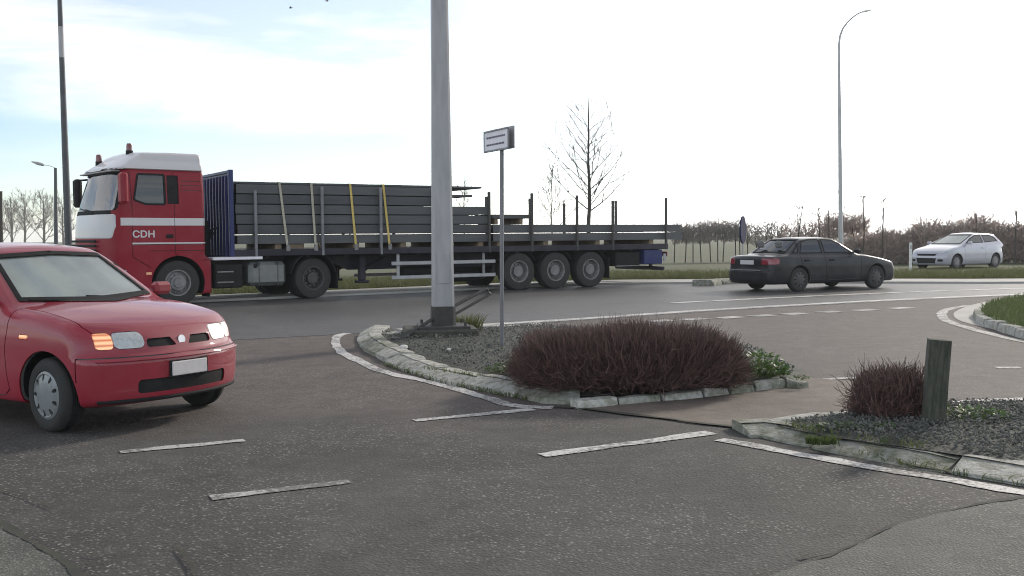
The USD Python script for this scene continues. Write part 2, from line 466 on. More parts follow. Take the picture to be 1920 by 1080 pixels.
mat('twig_red', (.066, .032, .028), (.038, .021, .020), 30.0, 0.7, world=True)
mat('twig_red_light', (.145, .078, .064), (.09, .05, .043), 30.0, 0.7, world=True)
mat('bark_dark', (.030, .026, .022), (.05, .042, .034), 14.0, 0.9, world=True)
mat('bark_grey', (.25, .225, .20), (.16, .145, .13), 6.0, 0.9, world=True)
mat('twig_brown', (.36, .27, .235), (.24, .19, .16), 4.0, 0.9, world=True)
mat('twig_olive', (.10, .10, .06), (.06, .065, .04), 4.0, 0.9, world=True)
mat('post_green_concrete', (.030, .034, .024), (.055, .054, .042), 16.0, 0.9, bump=.006, bscale=45.0, world=True)
mat('post_wood', (.022, .025, .018), (.062, .062, .048), 9.0, 0.9, bump=.01, bscale=40.0, stretch=(6, 6, .7), detail=8)
mat('galvanised', (.17, .17, .18), (.13, .13, .14), 4.0, 0.42, 0.35, bump=.0006, bscale=120, rvar=.08)
mat('lamp_grey', (.31, .305, .315), (.25, .247, .257), 2.5, 0.5, 0.0, coat=0.2, rvar=.1, stretch=(3, 3, .6))
mat('dark_metal', (.028, .028, .028), (.045, .04, .036), 12.0, 0.55, 0.2)
mat('lamp_pale', (.36, .36, .36), (.30, .30, .30), 3.0, 0.35, 0.4)
mat('lamp_dark', (.06, .065, .072), (.04, .043, .05), 3.0, 0.4, 0.2)
mat('white_panel', (.62, .60, .64), (.54, .52, .56), 6.0, 0.45)
mat('grey_panel', (.30, .285, .29), (.25, .24, .245), 9.0, 0.5)
mat('ink_dark', (.05, .045, .07), (.07, .06, .09), 9.0, 0.6)
mat('sign_blue', (.008, .012, .05), (.012, .015, .06), 5.0, 0.8, spec=.1)
mat('white_post', (.62, .62, .60), (.5, .5, .48), 8.0, 0.6)
# ------------------------------------------------------------------ ground, roads, kerbs, markings
rng = np.random.default_rng(7)

def g2(px, py, z=0.0):
    return tuple(G(px, py, z)[:2])

def path_px(pts, z=0.0):
    return [g2(*p, z) for p in pts]

def smooth_path(pts, n=60):
    p = np.asarray(pts, float)
    s = np.r_[0, np.cumsum(np.linalg.norm(np.diff(p, axis=0), axis=1))]
    f = PchipInterpolator(s, p)
    return f(np.linspace(0, s[-1], n))

# far and near edges of the main road (metres); it swings to the right beyond the junction
near_edge = smooth_path([(-46, -15.0), (-24, 0.2), g2(400, 640), g2(640, 627), g2(1000, 607), g2(1400, 580), g2(1920, 554), (34, 29.0), (60, 31.0)], 80)
far_edge = smooth_path([(-56, -9.0), (-33, 5.5), (-16.5, 17.1), g2(470, 563), g2(730, 551.5), g2(1200, 533), g2(1640, 531.5), g2(1920, 532), (34, 35.0), (60, 37.5)], 80)

gx = sbox(-2500, -60, 2500, 2800)
struct('ground', sheet(gx, -0.03), LOOK['field_grass'])
side_poly = Polygon([(-46, -15.0)] + [tuple(p) for p in near_edge] + [(60, -15.0)])
side = thing('side_road', kind='structure')
struct('asphalt', sheet(side_poly.buffer(0.3), 0.0), LOOK['asphalt_near'], side)
main_poly = Polygon([tuple(p) for p in near_edge] + [tuple(p) for p in far_edge[::-1]])
main = thing('main_road', kind='structure')
struct('asphalt', sheet(main_poly, 0.004), LOOK['asphalt_main'], main)

# pale concrete path along the far side of the main road
fl = LineString(far_edge)
path_far = fl.parallel_offset(2.0, 'left')
cp = np.array(path_far.coords)
if np.linalg.norm(cp[0] - far_edge[0]) > np.linalg.norm(cp[-1] - far_edge[0]):
    cp = cp[::-1]
path_poly = Polygon([tuple(p) for p in far_edge] + [tuple(p) for p in cp[::-1]])
struct('cycle_path', prism(path_poly.buffer(0), 'z', -0.02, 0.06), LOOK['concrete_path'])

def mark(parent, poly, z, look='road_paint'):
    struct('marking', sheet(poly, z), LOOK[look], parent)

def wob_ribbon(pts, width, seed):
    """painted strip with slightly ragged edges"""
    r = np.random.default_rng(seed)
    p = np.asarray(pts, float)
    L = LineString(p)
    n = max(int(L.length / 0.06), 3)
    c = np.array([L.interpolate(d).coords[0] for d in np.linspace(0, L.length, n)])
    t = np.gradient(c, axis=0); t /= np.linalg.norm(t, axis=1, keepdims=True)
    nn = np.stack([-t[:, 1], t[:, 0]], 1)
    a = np.convolve(r.normal(0, .022, n + 4), np.ones(5) / 5, 'valid') + width / 2
    b = np.convolve(r.normal(0, .022, n + 4), np.ones(5) / 5, 'valid') + width / 2
    return Polygon(np.vstack([c + nn * a[:, None], (c - nn * b[:, None])[::-1]])).buffer(0)

# white lines of the main road
def sub_line(edge, off, x0, x1):
    e = np.asarray(edge)
    t = np.gradient(e, axis=0); t /= np.linalg.norm(t, axis=1, keepdims=True)
    q = e + np.stack([-t[:, 1], t[:, 0]], 1) * off
    return q[(q[:, 0] > x0) & (q[:, 0] < x1)]

mark(main, wob_ribbon(sub_line(near_edge, 0.26, -1.9, 40), 0.30, 3), 0.0085)
mark(main, wob_ribbon(sub_line(near_edge, 2.3, 2.6, 40), 0.24, 4), 0.0085, 'road_paint')

# markings on the side road: edge line round the island, the rows of dashes of the crossing, give-way blocks
z1 = 0.005
edge_left = smooth_path(path_px([(654, 625), (636, 629), (630, 637), (637, 656), (672, 677), (724, 698), (802, 716), (854, 729), (906, 745), (985, 763), (1037, 765)]), 80)
mark(side, wob_ribbon(edge_left, 0.135, 5), z1)
mark(side, wob_ribbon(path_px([(1348, 825), (1484, 850), (1591, 870), (1740, 894), (1920, 925), (2100, 955), (2700, 1055)]), 0.125, 6), z1)
for i, (a, b, lk) in enumerate([((225, 849), (458, 826), 'road_paint_worn'), ((778, 790), (1000, 768), 'road_paint'), ((395, 935), (656, 904), 'road_paint_worn'), ((1016, 855), (1335, 812), 'road_paint')]):
    p0, p1 = np.array(g2(*a)), np.array(g2(*b))
    mark(side, wob_ribbon(np.linspace(p0, p1, 20), 0.115 if i != 2 else 0.105, 10 + i), z1 + .0005, lk)
for k, (x, y) in enumerate([(1180, 605.5), (1240, 602), (1302, 598.5), (1368, 595.5), (1430, 592), (1490, 588.5), (1556, 585), (1622, 581.5), (1690, 578)]):
    c = np.array(g2(x, y))
    d = np.array([math.cos(math.radians(33)), math.sin(math.radians(33))]); n_ = np.array([-d[1], d[0]])
    q = [c + d * .30 * s + n_ * .16 * t for s, t in ((-1, -1), (1, -1), (1, 1), (-1, 1))]
    mark(side, wob_ribbon([c - d * .26, c, c + d * .26], .32, 30 + k), z1, 'road_paint_worn')
mark(side, wob_ribbon(path_px([(1545, 712), (1640, 707), (1745, 705)]), 0.10, 50), z1, 'road_paint_worn')
mark(side, wob_ribbon(path_px([(1775, 756), (1850, 751), (1925, 749), (2050, 747), (2600, 752)]), 0.12, 51), z1, 'road_paint')
mark(side, wob_ribbon(path_px([(1868, 690), (1915, 690)]), 0.13, 52), z1, 'road_paint_worn')
mark(side, wob_ribbon(smooth_path(path_px([(1832, 572), (1790, 577), (1766, 590), (1785, 606), (1840, 622), (1925, 642), (2060, 670)]), 40), 0.16, 53), z1, 'road_paint_worn')

# brown paved cut through the island, flush with the road, and the dark joint along its front
cut = Polygon(path_px([(1085, 766), (1390, 804), (1470, 795), (1604, 771), (1640, 742), (1600, 716), (1500, 708), (1300, 722), (1102, 746)]))
struct('cut_through_pavement', sheet(cut, 0.008), LOOK['pavement_brown'])
struct('pavement_joint', [sheet(wob_ribbon(path_px([(1040, 764), (1085, 767), (1240, 786), (1392, 805)]), 0.05, 60), 0.012), sheet(wob_ribbon(path_px([(1420, 805), (1540, 838), (1700, 872), (1920, 910), (2100, 945)]), 0.07, 61), 0.0125)], LOOK['joint_dark'])
# paler pavements in the two lower corners
pr = Polygon(path_px([(1440, 1085), (1490, 1066), (1560, 1045), (1620, 1018), (1690, 985), (1760, 966), (1830, 950), (1925, 936), (2100, 905), (2200, 1300), (1300, 1300)]))
struct('near_pavement', sheet(pr, 0.010), LOOK['pavement_pale'])
pl = Polygon(path_px([(-40, 978), (0, 1000), (62, 1032), (138, 1084), (190, 1140), (100, 1400), (-400, 1400), (-300, 900)]))
struct('near_pavement', sheet(pl, 0.03), LOOK['pavement_pale'])
struct('pavement_joint', sheet(wob_ribbon(path_px([(1380, 1092), (1490, 1065), (1560, 1044), (1620, 1017), (1690, 984), (1760, 965), (1830, 949), (1925, 935), (2100, 904)]), 0.013, 62), 0.0135), LOOK['joint_dark'])
struct('pavement_joint', sheet(wob_ribbon(path_px([(-40, 972), (0, 996), (64, 1028), (142, 1083), (195, 1140)]), 0.028, 63), 0.0335), LOOK['joint_dark'])
for k, pts in enumerate([[(335, 1030), (352, 1052), (368, 1082)], [(-10, 918), (40, 930), (95, 955)], [(150, 1042), (235, 1046), (300, 1040)], [(1500, 1048), (1580, 1030), (1650, 1010)]]):
    struct('road_crack', sheet(wob_ribbon(smooth_path(path_px(pts), 10), 0.012, 70 + k), 0.0145), LOOK['joint_dark'])

# ---- raised islands: beds and kerb stones
KZ = 0.09
k_out = path_px([(684, 621), (668, 631), (670, 647), (697, 666), (739, 688), (789, 704), (835, 717), (908, 731), (985, 747), (1037, 757), (1090, 757)], 0.02)
ko = LineString(smooth_path(k_out, 60))
def inset(line, d, towards):
    c = [line.parallel_offset(d, s, join_style='round') for s in ('left', 'right')]
    q = min(c, key=lambda l: l.distance(Point(towards)))
    p = np.array(q.coords)
    if np.linalg.norm(p[0] - np.array(line.coords[0])) > np.linalg.norm(p[-1] - np.array(line.coords[0])):
        p = p[::-1]
    return p
kc = inset(ko, .21, g2(900, 680))
kin = inset(ko, .36, g2(900, 680))
isl1_kerb_in = path_px([(700, 631), (702, 643), (735, 657), (781, 675), (841, 687), (906, 700), (979, 715), (1063, 728), (1102, 738)], KZ)
isl1_back = path_px([(1102, 738), (1300, 722), (1478, 705), (1500, 690), (1415, 648), (1300, 625), (1010, 608), (840, 619), (745, 626)], KZ)
bed1 = Polygon(kin.tolist() + isl1_back).buffer(0.05)
isl2_in = path_px([(1472, 791), (1570, 811), (1715, 830), (1792, 841), (1925, 860), (2150, 900), (2700, 1000)], KZ)
isl2_back = path_px([(2700, 790), (2150, 762), (1925, 752), (1760, 752), (1640, 764), (1560, 778)], KZ)
bed2 = Polygon(isl2_in + isl2_back).buffer(0.08)

def bed_mesh(poly, seed, z, step=0.16, amp=0.035):
    """ground of a planted bed, gently lumpy"""
    r = np.random.default_rng(seed)
    x0, y0, x1, y1 = poly.bounds
    pts = [(x, y) for x in np.arange(x0, x1, step) for y in np.arange(y0, y1, step)]
    pts = np.array(pts) + r.uniform(-.05, .05, (len(pts), 2))
    ins = shapely.contains_xy(poly.buffer(-0.05), pts[:, 0], pts[:, 1])
    edge = np.array([poly.exterior.interpolate(d).coords[0] for d in np.arange(0, poly.exterior.length, step)])
    P = np.vstack([pts[ins], edge])
    from scipy.spatial import Delaunay
    tri = Delaunay(P).simplices
    c = P[tri].mean(1)
    tri = tri[shapely.contains_xy(poly, c[:, 0], c[:, 1])]
    d = shapely.distance(shapely.points(P), poly.exterior)
    zz = z - 0.02 + np.minimum(d, .4) * .06 + amp * (meshkit.fbm(np.c_[P * 2.2, np.zeros(len(P))], 4, seed) - .5) * 2 * np.minimum(d / .2, 1)
    m = trimesh.Trimesh(np.c_[P, zz], tri, process=False)
    if m.face_normals[:, 2].mean() < 0:
        m.invert()
    return m
bm1 = bed_mesh(bed1, 11, KZ)
bm2 = bed_mesh(bed2, 12, KZ)
struct('planting_bed', bm1, LOOK['bed_soil'], smooth=True)
struct('planting_bed', bm2, LOOK['bed_soil'], smooth=True)

def gravel(poly, n, seed, z0):
    r = np.random.default_rng(seed)
    x0, y0, x1, y1 = poly.bounds
    P = np.c_[r.uniform(x0, x1, 4 * n), r.uniform(y0, y1, 4 * n)]
    P = P[shapely.contains_xy(poly.buffer(-.08), P[:, 0], P[:, 1])][:n]
    o = trimesh.creation.icosahedron()
    V, F = np.array(o.vertices), np.array(o.faces)
    n = len(P)
    s = r.lognormal(math.log(.0075 if seed == 21 else .0058), .4, n)
    v = V[None] * (s[:, None] * r.uniform(.6, 1.3, (n, 3)))[:, None, :]
    a = r.uniform(0, 6.28, n)
    ca, sa = np.cos(a), np.sin(a)
    v = np.stack([v[..., 0] * ca[:, None] - v[..., 1] * sa[:, None], v[..., 0] * sa[:, None] + v[..., 1] * ca[:, None], v[..., 2]], -1)
    d = shapely.distance(shapely.points(P), poly.exterior)
    z = z0 + np.minimum(d, .4) * .06 + r.uniform(-.012, .02, n)
    v = v + np.c_[P, z][:, None, :]
    f = F[None] + (np.arange(n) * len(V))[:, None, None]
    return trimesh.Trimesh(v.reshape(-1, 3), f.reshape(-1, 3), process=False)
g1_ = solo('gravel', gravel(bed1, 9000, 21, KZ), LOOK['pebble'], 'grey gravel covering the planted island under the tall lamp post', 'gravel', kind='stuff', smooth=False)
g2_ = solo('gravel', gravel(bed2, 20000, 22, KZ), LOOK['pebble'], 'grey gravel and weeds around the short bollard at right', 'gravel', kind='stuff', smooth=False)

def kerb_stone(P, N, T, w, h, seed, rough=.012, slope=.35):
    """one weathered stone: P centre line points, N outward normals (2d); slope: how far its road side leans back"""
    r = np.random.default_rng(seed)
    n = len(P)
    sec = np.array([(.5, -.04), (.5, h * .35), (.5 - slope * .55, h * .93), (.5 - slope * .8, h), (0, h + .005), (-.40, h), (-.5, h * .9), (-.5, -.04)])
    dz = r.normal(0, .008); tw = r.normal(0, .02)
    rows = []
    for i in range(n):
        e = 0.93 if i in (0, n - 1) else 1.0
        x = sec[:, 0] * w * e + r.normal(0, .005)
        z = np.where(sec[:, 1] > 0, sec[:, 1] * (0.93 if e < 1 else 1) + dz + tw * (i / (n - 1) - .5), sec[:, 1])
        rows.append(np.c_[P[i][None] + N[i][None] * x[:, None], z])
    V = np.array(rows)
    m = len(sec)
    q = V.reshape(-1, 3)
    q = q + np.where(q[:, 2:] > -.02, 1, 0) * (np.stack([meshkit.fbm(q * 9 + 17 * k, 3, seed + k) for k in range(3)], 1) - .5) * 2 * rough * np.array([1, 1, 1.4])
    f = []
    for i in range(n - 1):
        for j in range(m - 1):
            a, b, c, d = i * m + j, i * m + j + 1, (i + 1) * m + j + 1, (i + 1) * m + j
            f += [(a, b, c), (a, c, d)]
    for i in (0, n - 1):
        for j in range(1, m - 1):
            f.append((i * m, i * m + j, i * m + j + 1) if i else (i * m, i * m + j + 1, i * m + j))
    t = trimesh.Trimesh(q, np.array(f), process=False)
    t.fix_normals()
    return t

def kerb(name, outer_sign, pts, width, height, seed, look, lengths=(.45, .95), gap=.022, rough=.012, slope=.35):
    r = np.random.default_rng(seed)
    k = thing(name, kind='structure')
    L = LineString(pts)
    d = 0.0
    i = 0
    while d < L.length - .15:
        l = min(r.uniform(*lengths), L.length - d)
        nseg = max(3, int(l / .16) + 1)
        ds = np.linspace(d + gap / 2, d + l - gap / 2, nseg)
        P = np.array([L.interpolate(x).coords[0] for x in ds])
        Q = np.array([L.interpolate(min(x + .02, L.length)).coords[0] for x in ds]) - np.array([L.interpolate(max(x - .02, 0)).coords[0] for x in ds])
        Q /= np.linalg.norm(Q, axis=1, keepdims=True)
        N = np.stack([Q[:, 1], -Q[:, 0]], 1) * outer_sign
        lk = look[r.integers(len(look))]
        part(k, 'stone', kerb_stone(P, N, Q, width * r.uniform(.93, 1.05), height * r.uniform(.92, 1.08), seed * 100 + i, rough, slope), LOOK[lk], smooth=50)
        d += l
        i += 1
    return k
kerb('island_kerb', 1, kc, .37, KZ + .005, 31, ['kerb_concrete', 'kerb_concrete', 'kerb_mossy'], (.5, .95), .012, .017, .7)
kerb('island_kerb', -1, smooth_path(path_px([(690, 626), (745, 623), (840, 616), (960, 611), (1010, 606)], KZ), 30)[2:], .16, KZ + .01, 32, ['kerb_concrete'], (.6, 1.1), .015, .006, .15)
kerb('island_kerb', 1, smooth_path(path_px([(1074, 746), (1112, 743), (1200, 735), (1300, 727), (1400, 716), (1480, 708), (1512, 711)], KZ), 40), .15, KZ - .015, 33, ['kerb_concrete', 'kerb_mossy'], (.3, .55), .03, .016, .25)
k2 = smooth_path(path_px([(1385, 798), (1430, 797), (1500, 810), (1560, 820), (1640, 835), (1740, 852), (1840, 866), (1925, 879), (2120, 912), (2700, 1012)], KZ * .6), 60)
kerb('right_kerb', 1, k2, .42, KZ - .015, 34, ['kerb_mossy', 'kerb_concrete', 'kerb_mossy'], (.75, 1.15), .035, .016, .85)
kerb('right_kerb', -1, smooth_path(path_px([(1440, 790), (1500, 786), (1560, 778), (1604, 769)], KZ * .8), 20), .14, KZ, 35, ['kerb_concrete'], (.4, .6), .02, .010, .2)
kerb('right_kerb', -1, smooth_path(path_px([(1780, 757), (1850, 755), (1925, 757), (2100, 764), (2700, 794)], KZ), 30), .14, KZ + .01, 37, ['kerb_concrete'], (.6, .9), .02, .006, .2)

# far right grass corner with its kerb and apron
apron = Polygon(smooth_path(path_px([(1850, 566), (1805, 578), (1788, 591), (1806, 604), (1860, 618), (1930, 636), (2080, 665)]), 40).tolist() + path_px([(2080, 560), (1930, 556)]))
struct('verge_apron', sheet(apron, 0.006), LOOK['concrete_path'])
gl = smooth_path(path_px([(1960, 556), (1895, 563), (1850, 574), (1834, 587), (1846, 597), (1880, 609), (1930, 623), (2080, 656), (2400, 726)], KZ), 60)
verge_poly = Polygon(gl.tolist() + path_px([(3000, 740), (2700, 556)], KZ))
vm = bed_mesh(verge_poly.buffer(0), 13, KZ + .03, .4, .03)
struct('grass_verge', vm, LOOK['verge_grass'], smooth=True)
kerb('verge_kerb', 1, gl, .16, KZ + .02, 36, ['kerb_concrete', 'kerb_mossy'], (.8, 1.0), .012, .005, .15)
# low traffic island by the dark car
lowi = smooth_path(path_px([(1318, 536), (1352, 532), (1420, 530), (1470, 531)]), 20)
kerb('traffic_island', 1, lowi, .7, .16, 38, ['kerb_mossy'], (.9, 1.2), .02, .008, .2)
# grass bank between the far path and the parked car
bank_line = smooth_path([tuple(p) for p in cp], 60)

def blades(poly, n, seed, z0, h=(.05, .12), lean=.05, w=.006, zf=None, bumpy=True):
    r = np.random.default_rng(seed)
    x0, y0, x1, y1 = poly.bounds
    P = np.c_[r.uniform(x0, x1, 5 * n), r.uniform(y0, y1, 5 * n)]
    P = P[shapely.contains_xy(poly, P[:, 0], P[:, 1])]
    if bumpy:
        keep = meshkit.fbm(np.c_[P * 1.1, np.zeros(len(P))], 3, seed) + r.uniform(-.25, .25, len(P)) > .42
        P = P[keep]
    P = P[:n]
    n = len(P)
    H = r.uniform(*h, n)
    a = r.uniform(0, 6.28, n)
    l = r.uniform(0, 1, n) * lean * 2
    d = np.stack([np.cos(a), np.sin(a)], 1) * l[:, None]
    z = np.full(n, z0)
    A = np.c_[P, z - .01]
    B = np.c_[P + d * .35, z + H * .6]
    C = np.c_[P + d, z + H]
    return np.stack([A, B, C], 1), np.broadcast_to(np.array([w, w * .8, w * .15]), (n, 3))

gth = thing('grass', 'bright green mown grass on the kerbed corner at far right', 'grass', kind='stuff')
L_, W_ = blades(verge_poly.buffer(-.05).intersection(sbox(5, 8, 22, 40)), 26000, 41, KZ + .035, (.05, .12), .05, .012, bumpy=False)
curves(gth, 'blades', L_, W_, LOOK['grass_blade'])

# thin winter haze over the flat country
HAZE_DENSITY = 0.0003
LOOK['haze'] = usdkit.material(stage, '/World/Looks/haze_look', {'v': ('principled_volume', {'color': (.95, .97, 1.0), 'density': HAZE_DENSITY, 'anisotropy': .35})}, [], volume='v.volume')
hzp = numbered('/World', 'haze')
usdkit.mesh(stage, hzp, bx(-2600, 2600, -70, 2900, -1.3, 34), LOOK['haze'])
tag(stage.GetPrimAtPath(hzp), 'thin pale haze in the air over the road and fields', 'haze', None, 'stuff')
# ------------------------------------------------------------------ lamp posts, sign, bollard and other street furniture
def at_depth(px, py, Y):
    """point seen at a spot of the photograph, Y metres ahead"""
    d = _f + (px - 960) / FOC * _r + (540 - py) / FOC * _u
    return np.array([0, 0, CAM_H]) + d * (Y / d[1])

# big grey steel lamp post on the island: square tapered mast, dark collar, concrete plinth
PZ = KZ + .10
b0 = G(831, 613, PZ)
bY = b0[1]
lp = thing('lamp_post', 'thick tapered grey lamp post on the planted island in the middle', 'lamp post', (b0[0], b0[1], PZ), 8.0)
sc = bY / FOC
w0, w1, Ht = 43 * sc / 2, 30 * sc / 2, 5.2
def mast(w_a, w_b, z0, z1, n=8, bev=.22):
    ang = np.arange(16)
    sec = []
    for w in (w_a, w_b):
        c = w * bev
        sec.append([(w, -w + c), (w, w - c), (w - c, w), (-w + c, w), (-w, w - c), (-w, -w + c), (-w + c, -w), (w - c, -w)])
    A = np.c_[np.array(sec[0]), np.full(8, z0)]; B = np.c_[np.array(sec[1]), np.full(8, z1)]
    return trimesh.convex.convex_hull(np.vstack([A, B]))
full = 11.0
wt = w0 + (w1 - w0) * full / Ht
part(lp, 'mast', mast(w0 * .96, max(wt, .06) * .96, .14, full), LOOK['lamp_grey'], smooth=20)
part(lp, 'collar', mast(w0 * 1.06, w0 * 1.03, 0.03, .30), LOOK['dark_metal'], smooth=20)
part(lp, 'base_plate', bx(-.36, .36, -.36, .36, -.02, .035, .01), LOOK['dark_metal'])
for sx in (-1, 1):
    for sy in (-1, 1):
        part(lp, 'bolt', cyl((sx * .29, sy * .29, .03), (sx * .29, sy * .29, .09), .022, 6), LOOK['dark_metal'])
part(lp, 'clamp_band', mast(w0 * .885, w0 * .880, 1.16, 1.18), LOOK['dark_metal'], smooth=20)
part(lp, 'access_door', bx(-.09, .09, -w0 * .985, -w0 * .93, .62, 1.05, .006), LOOK['lamp_grey'])
part(lp, 'clamp_band', mast(w0 * .93, w0 * .925, .62, .64), LOOK['dark_metal'], smooth=20)
part(lp, 'arm', tube([(0, 0, full), (.3, 0, full + .35), (1.0, 0, full + .5), (1.8, 0, full + .52)], .05, 8), LOOK['lamp_grey'])
part(lp, 'lamp_head', bx(1.6, 2.3, -.14, .14, full + .46, full + .60, .05), LOOK['lamp_grey'])
pl0 = G(762, 634, KZ); pl1 = G(905, 632, KZ)
plw = np.linalg.norm(pl1 - pl0)
part(lp, 'plinth', bx(-plw * .54, plw * .46, -.40, .50, -.25, -.005, .03), LOOK['post_green_concrete'])

# toppled rail of two dark pipes leaning behind the post
A0 = G(741, 637, KZ); A1 = at_depth(912, 541, bY + .62)
A0[1] += .1
rl = thing('bent_rail', 'dark bent metal rail leaning behind the foot of the thick lamp post', 'rail', tuple(A0))
v = A1 - A0
off = np.array([.06, .1, -.085])
part(rl, 'pipe', tube([(0, 0, -.05), v * .5 + [0, 0, .01], v * .97, v], .026, 8), LOOK['dark_metal'])
part(rl, 'pipe', tube([off + v * .30, off + v * .7, off + v * 1.0, v * 1.0 + [.0, 0, 0]], .022, 8), LOOK['dark_metal'])
part(rl, 'foot', bx(-.07, .05, -.05, .05, -.04, .02, .01), LOOK['dark_metal'])

# street-name sign on a thin pole
s0 = G(941, 650, KZ)
sY = s0[1]
top = at_depth(941, 262, sY)
Hs = top[2] - KZ
sg = thing('street_sign', 'small white street sign on a thin grey pole beside the reddish shrub', 'sign', (s0[0], s0[1], KZ), 0)
lean = (top[0] - s0[0])
part(sg, 'pole', tube([(0, 0, -.1), (lean * .5, 0, Hs * .5), (lean, 0, Hs + .1)], .027, 10), LOOK['galvanised'])
part(sg, 'cap', cyl((lean, 0, Hs + .1), (lean, 0, Hs + .125), .032, 10), LOOK['dark_metal'])
psc = sY / FOC
pw = .66
ang = 63.0
def on_panel(m):
    return moved(m, lean, -.0, Hs, rz=-ang - 0)
# panel drawn in (x: along, z: up) with thickness in y; near end at +x
ph = 37 * psc
panel = bx(-pw * .62, pw * .38, -.045, -.033, -ph / 2, ph / 2, .003)
part(sg, 'panel', on_panel(panel), LOOK['white_panel'])
for z in (-1, 1):
    part(sg, 'frame_bar', on_panel(bx(-pw * .64, pw * .40, -.052, -.030, z * ph / 2 - .012, z * ph / 2 + .012, .003)), LOOK['galvanised'])
for x in (-.63, .39):
    part(sg, 'frame_bar', on_panel(bx(pw * x - .012, pw * x + .012, -.050, -.031, -ph / 2 + .013, ph / 2 - .013, .003)), LOOK['galvanised'])
part(sg, 'backing_panel', on_panel(bx(-pw * .10, pw * .40, .033, .045, -ph / 2, ph / 2 + .03, .003)), LOOK['grey_panel'])
rr = np.random.default_rng(5)
for zrow in (.042, -.048):
    x = -pw * .52
    k = 0
    while x < pw * .24:
        l = rr.uniform(.03, .07)
        part(sg, 'lettering', on_panel(bx(x, min(x + l, pw * .28), -.0475, -.0452, zrow - .010, zrow + .012)), LOOK['ink_dark'])
        x += l + .014
part(sg, 'bracket', on_panel(bx(-.035, .035, -.034, .034, -ph * .36, -ph * .29, .004)), LOOK['galvanised'])
part(sg, 'bracket', on_panel(bx(-.035, .035, -.034, .034, ph * .29, ph * .36, .004)), LOOK['galvanised'])

# short leaning bollard
q0 = G(1750, 795, KZ)
bo = thing('bollard', 'short dark green weathered post leaning beside the small shrub', 'bollard', tuple(q0), -12, ry=3.2)
bs = q0[1] / FOC
bw, bh = 39 * bs / 2, 160 * bs
ring_ = []
for zz in np.r_[-.1, np.linspace(0, bh, 15)]:
    for k in range(16):
        a = (k + .5) * 2 * math.pi / 16
        rad_ = 1 / max(abs(math.cos(a)), abs(math.sin(a)) * 1.25) if True else 1
        rad_ = min(rad_, 1.22)
        ring_.append((bw * rad_ * math.cos(a), bw * rad_ * math.sin(a), zz))
ring_ = np.array(ring_)
ring_[:, :2] *= (1 + .07 * (meshkit.fbm(ring_ * [14, 14, 3], 4, 9) - .5) * 2)[:, None]
ring_[-16:, 2] += .012 * (meshkit.fbm(ring_[-16:] * 22, 3, 4) - .3)
vv = np.vstack([ring_, ring_[-16:].mean(0) + [0, 0, .006]])
ff = []
for i in range(15):
    for k in range(16):
        a_, b_ = i * 16 + k, i * 16 + (k + 1) % 16
        ff += [(a_, b_, b_ + 16), (a_, b_ + 16, a_ + 16)]
ff += [(240 + k, 240 + (k + 1) % 16, 256) for k in range(16)]
part(bo, 'post', trimesh.Trimesh(vv, np.array(ff), process=False), LOOK['post_wood'], smooth=40)

# far lamp posts
def px_lamp(name, label, bx_, by_, topx, topy, Y, r0, r1, extra=0.0, look='lamp_dark'):
    base = at_depth(bx_, by_, Y)
    tp = at_depth(topx, topy, Y)
    d = (tp - base) / (tp[2] - base[2])
    foot = base - d * base[2]
    path = thing(name, label, 'lamp post', tuple(foot))
    return path, d, tp[2] + extra
p, d, h = px_lamp('street_lamp', 'tall dark lamp post with a pale band behind the front of the red truck', 128, 445, 112, 0, 31.0, .12, .08, 1.6)
hb0, hb1 = at_depth(115, 108, 31.0)[2], at_depth(114, 50, 31.0)[2]
rad = lambda z: .118 - .0055 * z
part(p, 'pole', tube([d * 0, d * 1.2, d * 4, d * h], [.135, rad(1.2), rad(4), rad(h)], 14), LOOK['lamp_dark'])
part(p, 'pale_band', tube([d * hb0, d * hb1], [rad(hb0) + .004, rad(hb1) + .004], 14), LOOK['lamp_grey'])
part(p, 'base_door', bx(-.05, .05, -.142, -.125, .5, 1.0, .004), LOOK['lamp_dark'])
part(p, 'arm', tube([d * h, d * h + [-.6, -.2, .35], d * h + [-1.6, -.5, .45]], .04, 8), LOOK['lamp_dark'])
part(p, 'lamp_head', moved(bx(-.35, .35, -.13, .13, -.06, .06, .03), *(d * h + [-1.85, -.58, .43]), rz=17), LOOK['lamp_dark'])

p, d, h = px_lamp('street_lamp', 'slender lamp post with a curved arm behind the dark car', 1576.5, 445, 1573, 85, 38.0, .1, .05)
arm = [at_depth(x, y, 38.0) for x, y in ((1573, 85), (1575, 68), (1580, 54), (1588, 43), (1598, 33), (1608, 26), (1617, 22))]
ft = np.array(stage.GetPrimAtPath(p).GetAttribute('xformOp:translate').Get())
part(p, 'pole', tube([d * 0, d * 1.0, d * 1.02, d * 5, d * h], [.11, .11, .092, .065, .042], 12), LOOK['lamp_pale'])
part(p, 'arm', tube([a - ft for a in arm], [.042, .038, .034, .03, .027, .024, .022], 10), LOOK['lamp_pale'])
part(p, 'lamp_head', tube([arm[-1] - ft - [.05, 0, .02], arm[-1] - ft + [.06, 0, .01], arm[-1] - ft + [.26, 0, .05], arm[-1] - ft + [.34, 0, .06]], [.024, .04, .036, .01], 8), LOOK['white_post'])

